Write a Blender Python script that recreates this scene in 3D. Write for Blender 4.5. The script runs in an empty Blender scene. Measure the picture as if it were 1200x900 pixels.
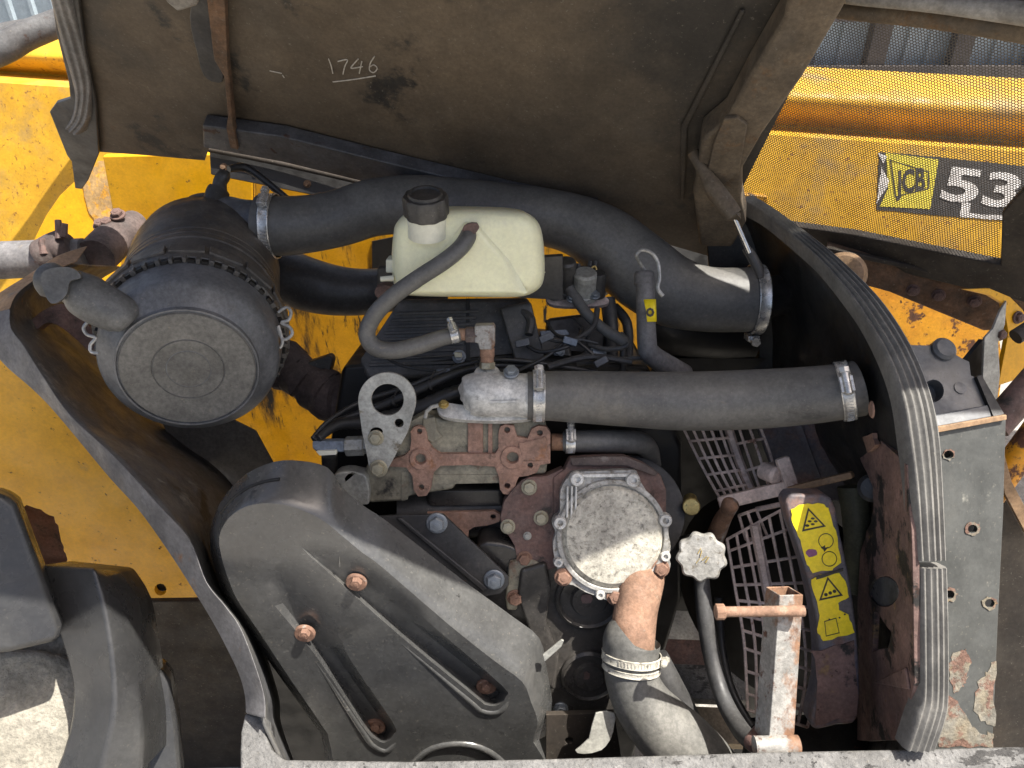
import bpy, bmesh, math, random
from mathutils import Vector, Matrix
from mathutils.geometry import tessellate_polygon
R = math.radians
random.seed(7)
SC = bpy.context.scene
COL = SC.collection

# ------------------------------------------------------------------ camera, world, sun, exposure
PITCH = R(33); FOC = 900.0; CAM = Vector((0, 0, 1.75))
cam = bpy.data.cameras.new('camera'); cam.lens = 27; cam.sensor_width = 36
cam.clip_start = 0.02; cam.clip_end = 600
co = bpy.data.objects.new('camera', cam); COL.objects.link(co)
co.location = CAM; co.rotation_euler = (math.pi/2 - PITCH, 0, 0)
SC.camera = co

SUN_EL, SUN_AZ = 66, 78
L = Vector((math.cos(R(SUN_EL))*math.sin(R(SUN_AZ)), -math.cos(R(SUN_EL))*math.cos(R(SUN_AZ)), math.sin(R(SUN_EL))))
w = bpy.data.worlds.new('World'); SC.world = w; w.use_nodes = True
nt = w.node_tree; bg = nt.nodes['Background']
sky = nt.nodes.new('ShaderNodeTexSky'); sky.sky_type = 'NISHITA'; sky.sun_disc = False
sky.sun_elevation = R(SUN_EL); sky.sun_rotation = math.atan2(L.x, L.y)
sky.air_density = 0.8; sky.dust_density = 5.0; sky.ozone_density = 0.3
nt.links.new(sky.outputs[0], bg.inputs[0]); bg.inputs[1].default_value = 0.078
sl = bpy.data.lights.new('sun', 'SUN'); sl.energy = 4.2; sl.angle = R(0.5); sl.color = (1, .955, .88)
so = bpy.data.objects.new('sun', sl); COL.objects.link(so)
so.rotation_euler = (-L).to_track_quat('-Z', 'Y').to_euler(); so.location = L*8
vs = SC.view_settings; vs.view_transform = 'Standard'; vs.look = 'None'; vs.gamma = 1
vs.exposure = 1.42; vs.use_curve_mapping = False
SC.cycles.max_bounces = 8; SC.cycles.diffuse_bounces = 5

# ------------------------------------------------------------------ pixel -> world (distances chosen per thing)
AX_R = Vector((1, 0, 0)); AX_F = Vector((0, math.cos(PITCH), -math.sin(PITCH))); AX_U = Vector((0, math.sin(PITCH), math.cos(PITCH)))
def ray(px, py): return AX_F + AX_R*((px-600)/FOC) - AX_U*((py-450)/FOC)
def P(px, py, d): return CAM + ray(px, py)*d
def PY(px, py, Y):
    r = ray(px, py); return CAM + r*(Y/r.y)
def depth(p): return (p-CAM).dot(AX_F)

class Plane:
    def __init__(s, o, n):
        s.o = o; s.n = n.normalized()
        if s.n.dot(CAM-o) < 0: s.n = -s.n
        s.u = (AX_R - s.n*AX_R.dot(s.n)).normalized(); s.v = s.n.cross(s.u)
    def at(s, px, py, h=0):
        r = ray(px, py); o = s.o + s.n*h
        return CAM + r*((o-CAM).dot(s.n)/r.dot(s.n))
    def m(s, px, py, rpx, h=0): return rpx*depth(s.at(px, py, h))/FOC
def plane(px, py, d, tilt=25, yaw=0):
    t, y = R(tilt), R(yaw)
    return Plane(P(px, py, d), Vector((math.sin(y)*math.cos(t), -math.cos(y)*math.cos(t), math.sin(t))))
def plane3(a, b, c): return Plane(a, (b-a).cross(c-a))

def cr(pts, n=4, closed=False):
    """Catmull-Rom through equal-length tuples or vectors."""
    pts = [tuple(p) for p in pts]; out = []; N = len(pts)
    segs = N if closed else N-1
    for i in range(segs):
        g = (lambda k: pts[k % N]) if closed else (lambda k: pts[min(max(k, 0), N-1)])
        p0, p1, p2, p3 = g(i-1), g(i), g(i+1), g(i+2)
        for k in range(n):
            t = k/n
            out.append(tuple(.5*(2*b+(c-a)*t+(2*a-5*b+4*c-d)*t*t+(3*b-a-3*c+d)*t**3) for a, b, c, d in zip(p0, p1, p2, p3)))
    if not closed: out.append(pts[-1])
    return out

# ------------------------------------------------------------------ mesh builder
class MB:
    def __init__(s): s.b = bmesh.new()
    def loft(s, rows, closed_u=False, closed_v=False):
        g = [[s.b.verts.new(p) for p in r] for r in rows]
        nu, nv = len(g), len(g[0])
        for i in range(nu if closed_u else nu-1):
            for j in range(nv if closed_v else nv-1):
                a, b, c, d = g[i][j], g[i][(j+1) % nv], g[(i+1) % nu][(j+1) % nv], g[(i+1) % nu][j]
                try: s.b.faces.new((a, b, c, d))
                except ValueError: pass
        return g
    def cap(s, loops):
        """fill a planar ring of bmverts (first = outer, others = holes)."""
        p = [[v.co for v in lp] for lp in loops]
        o = p[0][0]; nrm = Vector((0, 0, 0))
        for i in range(len(p[0])):
            a, b = p[0][i]-o, p[0][(i+1) % len(p[0])]-o; nrm += a.cross(b)
        nrm.normalize(); u = nrm.orthogonal().normalized(); v = nrm.cross(u)
        flat = [x for lp in loops for x in lp]
        if len(loops) > 1:
            es = []
            for lp in loops:
                for i in range(len(lp)):
                    a_, b_ = lp[i-1], lp[i]; e = s.b.edges.get((a_, b_)) or s.b.edges.new((a_, b_)); es.append(e)
            bmesh.ops.triangle_fill(s.b, use_beauty=True, use_dissolve=False, edges=es, normal=nrm)
            return
        for t in tessellate_polygon([[Vector(((q-o).dot(u), (q-o).dot(v), 0)) for q in lp] for lp in p]):
            try: s.b.faces.new([flat[i] for i in t])
            except ValueError: pass
    def ring(s, pts): return [s.b.verts.new(p) for p in pts]
    def skin(s, a, b):
        n = len(a)
        for i in range(n):
            try: s.b.faces.new((a[i], a[(i+1) % n], b[(i+1) % n], b[i]))
            except ValueError: pass
    def prism(s, pl, px, h0, h1, holes=(), back=None, hole_depth=None):
        """outline in photo pixels: front face at height h1 over the plane, back at h0 (straight along the normal unless 'back' gives its own outline)."""
        F = s.ring([pl.at(x, y, h1) for x, y in px])
        if back is None: Bk = s.ring([v.co - pl.n*(h1-h0) for v in F])
        else: Bk = s.ring([pl.at(x, y, h0) for x, y in back])
        s.skin(F, Bk)
        hl, hb = [], []
        for hx in holes:
            a = s.ring([pl.at(x, y, h1) for x, y in hx]); hd = (h1-h0) if hole_depth is None else hole_depth
            b = s.ring([v.co - pl.n*hd for v in a]); s.skin(a, b); hl.append(a); hb.append(b)
        s.cap([F]+hl)
        if hole_depth is None: s.cap([Bk]+hb)
        else:
            s.cap([Bk])
            for b in hb: s.cap([b])
        return s
    def tube(s, pts, rad, seg=14, caps=True):
        pts = [Vector(p) for p in pts]
        n = len(pts); rad = [rad]*n if not hasattr(rad, '__len__') else rad
        T = [(pts[min(i+1, n-1)]-pts[max(i-1, 0)]).normalized() for i in range(n)]
        N = T[0].orthogonal().normalized(); rows = []
        for i in range(n):
            N = (N - T[i]*N.dot(T[i])).normalized(); B_ = T[i].cross(N)
            rows.append([pts[i] + (N*math.cos(2*math.pi*k/seg)+B_*math.sin(2*math.pi*k/seg))*rad[i] for k in range(seg)])
        g = s.loft(rows, closed_v=True)
        if caps: s.cap([g[0]]); s.cap([g[-1]])
        return s
    def lathe(s, o, ax, prof, seg=40, caps=True, lobes=0, amp=0):
        """prof: (radius, distance along axis)."""
        ax = ax.normalized(); N = ax.orthogonal().normalized(); B_ = ax.cross(N)
        f = (lambda k: 1+amp*math.cos(2*math.pi*k*lobes/seg)) if lobes else (lambda k: 1)
        rows = [[o+ax*h+(N*math.cos(2*math.pi*k/seg)+B_*math.sin(2*math.pi*k/seg))*max(r, 1e-5)*f(k) for k in range(seg)] for r, h in prof]
        g = s.loft(rows, closed_v=True)
        if caps: s.cap([g[0]]); s.cap([g[-1]])
        return s
    def box(s, o, u, v, n, a, b, c):
        """box centred at o with full sizes a,b,c along unit axes u,v,n."""
        q = []
        for k in (-1, 1):
            q.append(s.ring([o+u*(i*a/2)+v*(j*b/2)+n*(k*c/2) for i, j in ((-1, -1), (1, -1), (1, 1), (-1, 1))]))
        s.skin(q[0], q[1]); s.cap([q[0]]); s.cap([q[1]])
        return s
    def bar(s, a, b, wd, th, up):
        t = (b-a).normalized(); sd = t.cross(up).normalized(); n = sd.cross(t)
        return s.box((a+b)/2, t, sd, n, (b-a).length, wd, th)

def finish(me, sharp=38, smooth=True):
    if smooth:
        for p in me.polygons: p.use_smooth = True
        me.set_sharp_from_angle(angle=R(sharp))
def obj(name, mb, mat, root=None, parent=None, bevel=0, segs=2, sharp=38, label=None, sub=0, solid=0):
    """one mesh object; root = the Empty of its thing, parent = the part it belongs to (sub-part)."""
    bm = mb.b
    bmesh.ops.remove_doubles(bm, verts=bm.verts, dist=1e-6)
    bmesh.ops.recalc_face_normals(bm, faces=bm.faces)
    top = root or parent
    if top is not None:
        r = top
        while r.parent: r = r.parent
        off = Vector(r.location)
    else:
        off = Vector((0, 0, 0))
        for v in bm.verts: off += v.co
        off /= max(1, len(bm.verts))
    for v in bm.verts: v.co -= off
    me = bpy.data.meshes.new(name); bm.to_mesh(me); bm.free()
    me.materials.append(mat); finish(me, sharp)
    o = bpy.data.objects.new(name, me); COL.objects.link(o)
    if parent is not None: o.parent = parent
    elif root is not None: o.parent = root
    else: o.location = off
    if solid:
        m = o.modifiers.new('thick', 'SOLIDIFY'); m.thickness = solid; m.offset = -1
    if bevel:
        m = o.modifiers.new('edge', 'BEVEL'); m.width = bevel; m.segments = segs; m.limit_method = 'ANGLE'; m.angle_limit = R(32); m.harden_normals = True
    if sub:
        m = o.modifiers.new('round', 'SUBSURF'); m.levels = sub; m.render_levels = sub
    if label: o['label'] = label
    return o
def tag(o, label, cat, group=None, kind=None):
    if label: o['label'] = label
    if cat: o['category'] = cat
    if group: o['group'] = group
    if kind: o['kind'] = kind
    return o
def thing(name, loc, label, cat, group=None):
    o = bpy.data.objects.new(name, None); COL.objects.link(o); o.location = loc; o.empty_display_size = .05
    return tag(o, label, cat, group)

# ------------------------------------------------------------------ materials
def S(r, g, b, k=1.0):
    f = lambda c: ((c/255+.055)/1.055)**2.4 if c > 10 else c/255/12.92
    return (f(r)*k, f(g)*k, f(b)*k)
def M(name, base, alt=None, scale=9, rough=.6, metal=0, layers=(), bump=.25, bscale=90, stretch=(1, 1, 1), spec=.5, rvar=.15, sss=0, bdist=.002, grain=.22, dust=.3, dustc=(.27, .245, .2)):
    """base/alt mottled by noise; layers: (colour, noise scale, low, high, roughness, metallic, stretch) laid over with ragged edges."""
    m = bpy.data.materials.new(name); m.use_nodes = True
    t = m.node_tree; N = t.nodes; Lk = t.links.new; bs = N['Principled BSDF']
    tc = N.new('ShaderNodeTexCoord')
    cnt = [random.random()*50]
    def noise(sc, det=6, st=(1, 1, 1), rg=.6, dist=0):
        mp = N.new('ShaderNodeMapping'); mp.inputs['Location'].default_value = (cnt[0], cnt[0]*1.7, cnt[0]*.6); cnt[0] += 3.1
        mp.inputs['Scale'].default_value = st
        Lk(tc.outputs['Object'], mp.inputs[0])
        n = N.new('ShaderNodeTexNoise'); n.inputs['Scale'].default_value = sc; n.inputs['Detail'].default_value = det; n.inputs['Roughness'].default_value = rg
        n.inputs['Distortion'].default_value = dist
        Lk(mp.outputs[0], n.inputs['Vector']); return n.outputs['Fac']
    def rng(src, a, b, c=0, d=1):
        r = N.new('ShaderNodeMapRange'); r.interpolation_type = 'SMOOTHSTEP'
        for i, v in enumerate((a, b, c, d)): r.inputs[i+1].default_value = v
        Lk(src, r.inputs[0]); return r.outputs[0]
    def mix(fac, a, b):
        x = N.new('ShaderNodeMix'); x.data_type = 'RGBA'; Lk(fac, x.inputs[0])
        for s_, v in ((6, a), (7, b)):
            if isinstance(v, tuple): x.inputs[s_].default_value = (*v, 1)
            else: Lk(v, x.inputs[s_])
        return x.outputs[2]
    def mixf(fac, a, b):
        x = N.new('ShaderNodeMix'); x.data_type = 'FLOAT'; Lk(fac, x.inputs[0])
        for s_, v in ((2, a), (3, b)):
            if isinstance(v, (int, float)): x.inputs[s_].default_value = v
            else: Lk(v, x.inputs[s_])
        return x.outputs[0]
    alt = alt or tuple(c*.7 for c in base)
    col = mix(rng(noise(scale, 8, stretch), .32, .68), base, alt)
    ro = rng(noise(scale*2.3, 4), .3, .7, max(.05, rough-rvar), min(1, rough+rvar)); me = None
    height = noise(bscale, 5)
    for ly in layers:
        c, sc, lo, hi, lr, lm = ly[:6]; st = ly[6] if len(ly) > 6 else (1, 1, 1)
        f = rng(noise(sc, 10, st, .68), lo, hi)
        c2 = mix(rng(noise(sc*4, 4), .35, .65), c, tuple(x*.72 for x in c))
        col = mix(f, col, c2); ro = mixf(f, ro, lr)
        me = mixf(f, metal if me is None else me, lm)
        height = mixf(f, height, noise(bscale*1.7, 6))
    if grain:
        hs = N.new('ShaderNodeHueSaturation'); Lk(col, hs.inputs['Color'])
        ad = N.new('ShaderNodeMath'); ad.operation = 'MULTIPLY'
        Lk(rng(noise(170, 5, stretch, .7), .3, .7, 1-grain, 1+grain), ad.inputs[0]); Lk(rng(noise(26, 6, stretch, .6), .3, .7, 1-grain*.9, 1+grain*.9), ad.inputs[1])
        Lk(ad.outputs[0], hs.inputs['Value']); col = hs.outputs[0]
    if dust:
        lum = sum(base)/3
        if lum < .2:
            f = rng(noise(210, 3, (1, 1, 1), .6), .63, .72, 0, dust); col = mix(f, col, dustc)
            f = rng(noise(11, 7, (1, 1, 1), .65), .5, .78, 0, dust*.3); col = mix(f, col, dustc); ro = mixf(f, ro, .85)
    Lk(col, bs.inputs['Base Color']); Lk(ro, bs.inputs['Roughness'])
    if me is None: bs.inputs['Metallic'].default_value = metal
    else: Lk(me, bs.inputs['Metallic'])
    bs.inputs['Specular IOR Level'].default_value = spec
    if sss:
        bs.inputs['Subsurface Weight'].default_value = sss; bs.inputs['Subsurface Radius'].default_value = (.02, .016, .008); bs.inputs['Subsurface Scale'].default_value = .5
    if bump:
        bp = N.new('ShaderNodeBump'); bp.inputs['Strength'].default_value = bump; bp.inputs['Distance'].default_value = bdist
        Lk(height, bp.inputs['Height']); Lk(bp.outputs[0], bs.inputs['Normal'])
    return m
RUST = (.13, .055, .028); RUST_D = (.06, .028, .017); DUST = (.2, .17, .13); SOOT = (.012, .011, .01)
m_yel = M('yellow_paint', (.72, .365, .006), (.64, .31, .005), 5, .42, layers=[(RUST_D, 60, .62, .69, .8, 0), (RUST_D, 19, .68, .72, .8, 0), (DUST, 14, .6, .85, .7, 0)], bump=.08, grain=.09)
m_yel_in = M('yellow_paint_grimy', (.58, .28, .005), (.48, .22, .004), 6, .5, layers=[(SOOT, 8, .53, .63, .6, 0, (1, 1, .22)), (SOOT, 34, .57, .66, .7, 0, (1.5, 1, .3)), (SOOT, 120, .65, .7, .7, 0)], bump=.1, grain=.09)
m_yel_boom = M('yellow_paint_boom', (.60, .34, .018), (.5, .27, .013), 7, .6, layers=[((.24, .1, .02), 75, .56, .68, .7, 0), (DUST, 7, .46, .85, .75, 0), (RUST_D, 30, .69, .73, .8, 0)], bump=.08, grain=.09)
m_yel_rust = M('yellow_paint_rusted', (.72, .33, .01), (.6, .24, .008), 9, .5, layers=[(RUST, 26, .53, .6, .85, 0), (RUST_D, 60, .6, .66, .9, 0)], bump=.4, grain=.09)
m_worn = M('worn_primer', (.33, .22, .1), (.42, .26, .08), 30, .7, layers=[((.6, .3, .03), 60, .5, .6, .6, 0)], bump=.2)
m_bonnet = M('bonnet_underside', (.125, .093, .06), (.072, .056, .039), 2.6, .7, layers=[((.042, .036, .029), 1.7, .48, .66, .65, 0), ((.03, .027, .023), 8, .58, .68, .6, 0), ((.13, .065, .03), 5, .66, .74, .85, 0), ((.17, .125, .08), 22, .64, .76, .8, 0)], bump=.12, bscale=160, grain=.14)
m_bonnet_trim = M('bonnet_rib_paint', (.125, .093, .06), (.075, .058, .04), 12, .7, layers=[((.15, .085, .04), 24, .56, .7, .85, 0)], bump=.25)
m_bonnet_rust = M('bonnet_rusty_seam', (.16, .09, .05), (.08, .05, .03), 30, .85, bump=.4)
m_black = M('black_paint', (.034, .034, .036), (.055, .052, .048), 8, .48, layers=[(DUST, 12, .58, .85, .8, 0), (RUST, 17, .68, .73, .9, 0)], bump=.2, dust=.08)
m_chan = M('black_channel', (.075, .075, .08), (.045, .044, .046), 14, .5, layers=[(RUST_D, 26, .6, .68, .85, 0), (DUST, 30, .62, .8, .8, 0)], bump=.25)
m_pit = M('oily_gap_black', (.006, .0058, .0056), (.011, .01, .009), 10, .5, bump=.2, grain=.1, dust=0)  # near-black for oily parts and for panels standing in for dark gaps
m_wall = M('sooty_bulkhead', (.012, .012, .012), (.03, .028, .025), 9, .45, layers=[(DUST, 15, .6, .8, .8, 0), (RUST, 11, .68, .72, .9, 0)], bump=.35, dust=.12)
m_rubber = M('hose_rubber', (.10, .098, .094), (.135, .13, .118), 6, .5, layers=[((.2, .18, .145), 6, .54, .8, .8, 0), ((.05, .05, .05), 11, .6, .72, .4, 0, (.5, 1, 1)), ((.2, .18, .15), 60, .64, .74, .8, 0, (.3, 1, 1))], bump=.12, bscale=220, rvar=.08, grain=.16)
m_rubber_d = M('dark_rubber', (.045, .045, .046), (.06, .058, .056), 9, .5, layers=[(DUST, 18, .64, .9, .8, 0)], bump=.1, dust=.18)
m_rubber_l = M('dusty_rubber', (.15, .145, .13), (.10, .098, .09), 8, .65, layers=[((.06, .06, .06), 12, .6, .75, .6, 0)], bump=.12, bscale=180)
m_seal = M('seal_rubber', (.185, .178, .163), (.12, .116, .108), 14, .62, layers=[((.26, .245, .22), 22, .57, .75, .75, 0)], bump=.2, bscale=200, grain=.16)
m_seal_d = M('seal_rubber_dark', (.2, .19, .18), (.13, .125, .12), 18, .6, layers=[((.17, .16, .14), 30, .6, .8, .7, 0)], bump=.2)
m_plastic = M('guard_plastic', (.078, .078, .075), (.058, .058, .057), 5, .28, layers=[((.16, .155, .14), 70, .62, .74, .6, 0), ((.085, .083, .077), 7, .55, .85, .4, 0), ((.16, .155, .145), 5, .66, .8, .6, 0), ((.2, .195, .18), 26, .66, .7, .6, 0, (1, .25, 3)), ((.025, .025, .025), 40, .66, .7, .3, 0)], bump=.06, bscale=300, rvar=.08, spec=.8, dust=.4, grain=.16)
m_filter = M('filter_plastic', (.12, .123, .128), (.098, .1, .105), 8, .42, layers=[((.16, .14, .115), 16, .56, .8, .75, 0)], bump=.15, rvar=.1)
m_filter_face = M('filter_dusty_face', (.14, .134, .12), (.118, .113, .102), 14, .75, layers=[((.23, .205, .165), 60, .63, .72, .8, 0), ((.08, .078, .07), 18, .62, .8, .7, 0)], bump=.12)
m_filter_side = M('filter_scuffed_body', (.06, .06, .06), (.12, .105, .088), 12, .5, layers=[((.2, .14, .08), 9, .6, .75, .8, 0), ((.15, .14, .125), 40, .6, .68, .7, 0, (1, 1, 4))], bump=.4)
m_valve = M('valve_rubber', (.11, .11, .108), (.085, .085, .083), 14, .55, layers=[((.22, .2, .16), 30, .62, .8, .7, 0)], bump=.08)
m_tank = M('tank_plastic', (.88, .86, .58), (.84, .82, .57), 5, .38, layers=[((.66, .6, .36), 9, .6, .85, .5, 0)], bump=.03, sss=.2, rvar=.05, grain=.05)
m_white = M('white_plastic', (.74, .73, .6), (.66, .65, .52), 20, .45, bump=.05, grain=.05)
m_cap = M('black_cap', (.035, .033, .031), (.06, .056, .05), 25, .5, layers=[(DUST, 40, .62, .8, .8, 0)], bump=.15)
m_alu = M('cast_aluminium', (.62, .61, .57), (.5, .49, .46), 22, .5, metal=.2, layers=[((.25, .235, .2), 45, .58, .7, .7, .1)], bump=.3, bscale=260)
m_alu_d = M('corroded_aluminium', (.5, .475, .4), (.42, .395, .335), 40, .65, metal=.15, layers=[((.2, .185, .155), 130, .5, .68, .75, .05), ((.46, .43, .37), 60, .55, .75, .7, .1), ((.22, .21, .18), 16, .6, .85, .7, .05)], bump=.5, bscale=260)
m_alu_rim = M('aluminium_rim', (.38, .37, .345), (.27, .26, .235), 40, .5, metal=.25, layers=[((.17, .15, .12), 90, .52, .66, .75, .05)], bump=.4, bscale=240)
m_zinc = M('zinc_plate', (.38, .375, .335), (.3, .295, .265), 30, .5, metal=.2, layers=[((.2, .17, .12), 48, .6, .7, .7, .1)], bump=.15)
m_steel = M('bright_steel', (.66, .65, .62), (.54, .53, .5), 40, .32, metal=.65, bump=.06, rvar=.1)
m_bolt = M('plated_bolt', (.42, .38, .27), (.3, .27, .2), 60, .42, metal=.6, bump=.2)
m_bolt_rust = M('rusty_bolt', (.25, .14, .095), (.17, .095, .065), 80, .75, layers=[((.42, .38, .33), 70, .6, .68, .5, .5)], bump=.4)
m_bolt_blue = M('zinc_bolt', (.32, .35, .38), (.22, .24, .26), 70, .4, metal=.6, bump=.2)
m_rust = M('rusty_casting', (.34, .2, .145), (.22, .135, .10), 26, .8, layers=[((.32, .15, .075), 30, .58, .72, .85, 0), ((.055, .04, .032), 26, .6, .72, .8, 0)], bump=.5, bscale=220)
m_rust_dk = M('rusty_dark_casting', (.17, .098, .08), (.11, .072, .062), 22, .78, layers=[((.24, .12, .07), 24, .6, .74, .85, 0), ((.032, .027, .023), 24, .55, .68, .7, 0)], bump=.5, bscale=200)
m_rust_pipe = M('orange_rust_pipe', (.27, .16, .105), (.2, .115, .075), 30, .85, layers=[((.34, .26, .19), 40, .58, .7, .8, 0)], bump=.4, bscale=260)
m_rust_post = M('rust_streaked_tube', (.26, .145, .085), (.16, .085, .05), 22, .8, layers=[((.33, .32, .295), 9, .49, .57, .6, .1, (1, 1, .45)), ((.12, .055, .034), 45, .56, .68, .9, 0), ((.3, .2, .13), 90, .6, .68, .9, 0)], bump=.35, bscale=200)
m_block = M('greasy_grey_casting', (.28, .255, .185), (.17, .155, .115), 18, .62, layers=[((.17, .09, .055), 20, .58, .7, .8, 0), ((.022, .02, .018), 18, .58, .7, .5, 0)], bump=.35)
m_engine = M('engine_black', (.034, .032, .03), (.052, .048, .043), 13, .42, layers=[((.08, .07, .055), 16, .62, .85, .75, 0)], bump=.25)
m_engine_ox = M('engine_case_oily', (.055, .05, .045), (.03, .028, .026), 8, .33, layers=[((.085, .075, .055), 12, .6, .85, .6, 0)], bump=.2, rvar=.1)
m_head = M('engine_cover', (.05, .05, .051), (.08, .076, .07), 16, .5, layers=[((.09, .083, .07), 40, .6, .75, .7, 0, (1, 2, 3))], bump=.3)
m_exh = M('exhaust_brown', (.11, .082, .074), (.06, .046, .042), 20, .85, layers=[((.19, .165, .15), 24, .6, .72, .85, 0)], bump=.6)
m_frame = M('frame_steel', (.16, .155, .155), (.105, .10, .10), 13, .6, layers=[((.26, .13, .06), 14, .63, .72, .85, 0), ((.27, .23, .18), 30, .62, .75, .8, 0)], bump=.3)
m_frame_tan = M('frame_steel_tan', (.30, .19, .10), (.24, .15, .085), 14, .7, layers=[((.16, .15, .14), 18, .6, .75, .7, 0)], bump=.25)
m_frame_in = M('frame_inner_peeling', (.075, .076, .08), (.1, .097, .09), 10, .65, layers=[((.2, .19, .165), 13, .56, .63, .8, 0), ((.22, .14, .085), 17, .67, .71, .9, 0), ((.02, .02, .021), 9, .56, .64, .55, 0)], bump=.5)
m_frame_brown = M('frame_dusty_brown', (.12, .105, .085), (.09, .08, .066), 6, .75, bump=.15)
m_peel = M('peeling_rail_paint', (.145, .142, .137), (.11, .108, .104), 30, .7, layers=[((.04, .038, .036), 20, .575, .605, .6, 0, (.45, 1, 1)), ((.05, .048, .046), 110, .6, .65, .7, 0), ((.26, .25, .235), 40, .6, .7, .8, 0)], bump=.9, bscale=160, bdist=.004)
m_chassis = M('chassis_brown', (.04, .03, .02), (.026, .02, .015), 7, .75, layers=[((.1, .07, .045), 50, .68, .74, .8, 0)], bump=.2)
m_galv = M('galvanised_plate', (.08, .082, .077), (.06, .062, .058), 16, .5, metal=.15, layers=[((.34, .33, .28), 20, .6, .75, .7, .05)], bump=.15, grain=.1)
m_galv_rust = M('plate_corrosion', (.16, .15, .125), (.19, .16, .11), 28, .9, layers=[((.16, .09, .065), 26, .49, .55, .85, 0), ((.22, .17, .09), 20, .62, .7, .8, 0)], bump=.8, bdist=.004)
m_box = M('box_plastic', (.1, .106, .114), (.08, .084, .09), 9, .4, layers=[(DUST, 26, .64, .85, .8, 0)], bump=.06)
m_tyre = M('tyre_rubber', (.032, .032, .033), (.045, .045, .044), 8, .3, layers=[((.13, .125, .11), 10, .6, .85, .8, 0)], bump=.12, grain=.12, dust=.12)
m_tyre_dirt = M('tyre_dried_mud', (.27, .25, .205), (.2, .185, .15), 10, .9, layers=[((.2, .19, .165), 16, .6, .75, .85, 0)], bump=1, bscale=34, bdist=.012)
m_dec_blk = M('decal_black', (.032, .03, .03), (.05, .045, .042), 30, .6, layers=[((.14, .12, .1), 40, .62, .74, .7, 0)], bump=.03)
m_dec_yel = M('decal_yellow', (.62, .52, .05), (.52, .43, .05), 12, .5, bump=.03, grain=.09)
m_dec_wht = M('decal_white', (.62, .6, .57), (.5, .48, .46), 30, .6, layers=[((.1, .09, .085), 45, .6, .67, .7, 0)], bump=.03)
m_stick = M('sticker_yellow', (.92, .72, .015), (.88, .66, .015), 20, .45, layers=[((.3, .25, .07), 60, .66, .72, .7, 0)], bump=.08, grain=.09)
m_stick_blk = M('sticker_black', (.03, .028, .025), (.06, .05, .03), 40, .6, bump=0, grain=.1, dust=0)
m_stick_pur = M('sticker_purple', (.26, .10, .2), (.2, .07, .15), 40, .6, bump=0, grain=.1, dust=0)
m_cage = M('guard_rusty_grey', (.62, .51, .45), (.5, .39, .34), 30, .75, layers=[((.24, .11, .07), 30, .58, .7, .85, 0)], bump=.25)
m_cowl = M('cowl_navy', (.095, .095, .12), (.13, .115, .115), 10, .5, layers=[((.24, .15, .125), 14, .5, .64, .8, 0), ((.14, .145, .15), 22, .64, .72, .6, 0)], bump=.25)
m_cowl_rust = M('support_rusted', (.21, .13, .11), (.13, .083, .072), 18, .8, layers=[((.025, .022, .02), 12, .54, .6, .7, 0), ((.28, .18, .09), 20, .6, .68, .9, 0), ((.06, .03, .022), 60, .6, .68, .9, 0)], bump=.5)
m_olive = M('olive_hose', (.075, .075, .045), (.055, .055, .035), 10, .6, bump=.1)
m_mesh = M('mesh_steel', (.1, .09, .075), (.13, .11, .09), 20, .55, metal=.2, bump=.1, grain=.1, dust=0)
m_rim = M('bonnet_rim', (.28, .265, .24), (.2, .18, .15), 12, .6, layers=[((.14, .075, .04), 20, .6, .7, .85, 0)], bump=.3)
m_chalk = M('chalk', (.55, .5, .42), (.4, .36, .3), 200, .95, bump=0, grain=.1, dust=0)
m_blue = M('sensor_plug', (.2, .235, .29), (.15, .18, .22), 40, .5, bump=.05)
m_brass = M('brass_disc', (.55, .42, .16), (.42, .31, .12), 60, .4, metal=.7, bump=.2)
m_wood = M('weathered_board', (.33, .26, .17), (.24, .19, .13), 12, .85, layers=[((.12, .09, .06), 14, .6, .7, .9, 0, (.3, 2, 2))], bump=.4)
m_gnd = M('yard_concrete', (.30, .285, .255), (.24, .228, .205), 1.4, .9, layers=[((.16, .14, .12), 3, .58, .7, .9, 0)], bump=.4, bscale=30)
m_shed = M('cladding_pale_blue', (.34, .40, .44), (.3, .36, .4), 1.2, .5, bump=.05, grain=.1, dust=0)
m_shed_d = M('shed_doorway', (.05, .045, .05), (.1, .085, .08), 2, .7, bump=.1, grain=.1, dust=0)
m_grey_tube = M('grey_sleeve', (.1, .1, .1), (.07, .068, .068), 14, .6, layers=[(RUST_D, 40, .58, .68, .8, 0)], bump=.3)
m_wire = M('galvanised_wire', (.42, .41, .39), (.3, .3, .28), 60, .45, metal=.5, bump=.05)
m_cable = M('cable_black', (.02, .02, .021), (.035, .034, .033), 20, .45, bump=.05, grain=.1, dust=0)
m_chrome = M('strut_rod', (.5, .5, .5), (.4, .4, .4), 30, .2, metal=1, bump=0, grain=.1, dust=0)

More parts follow.
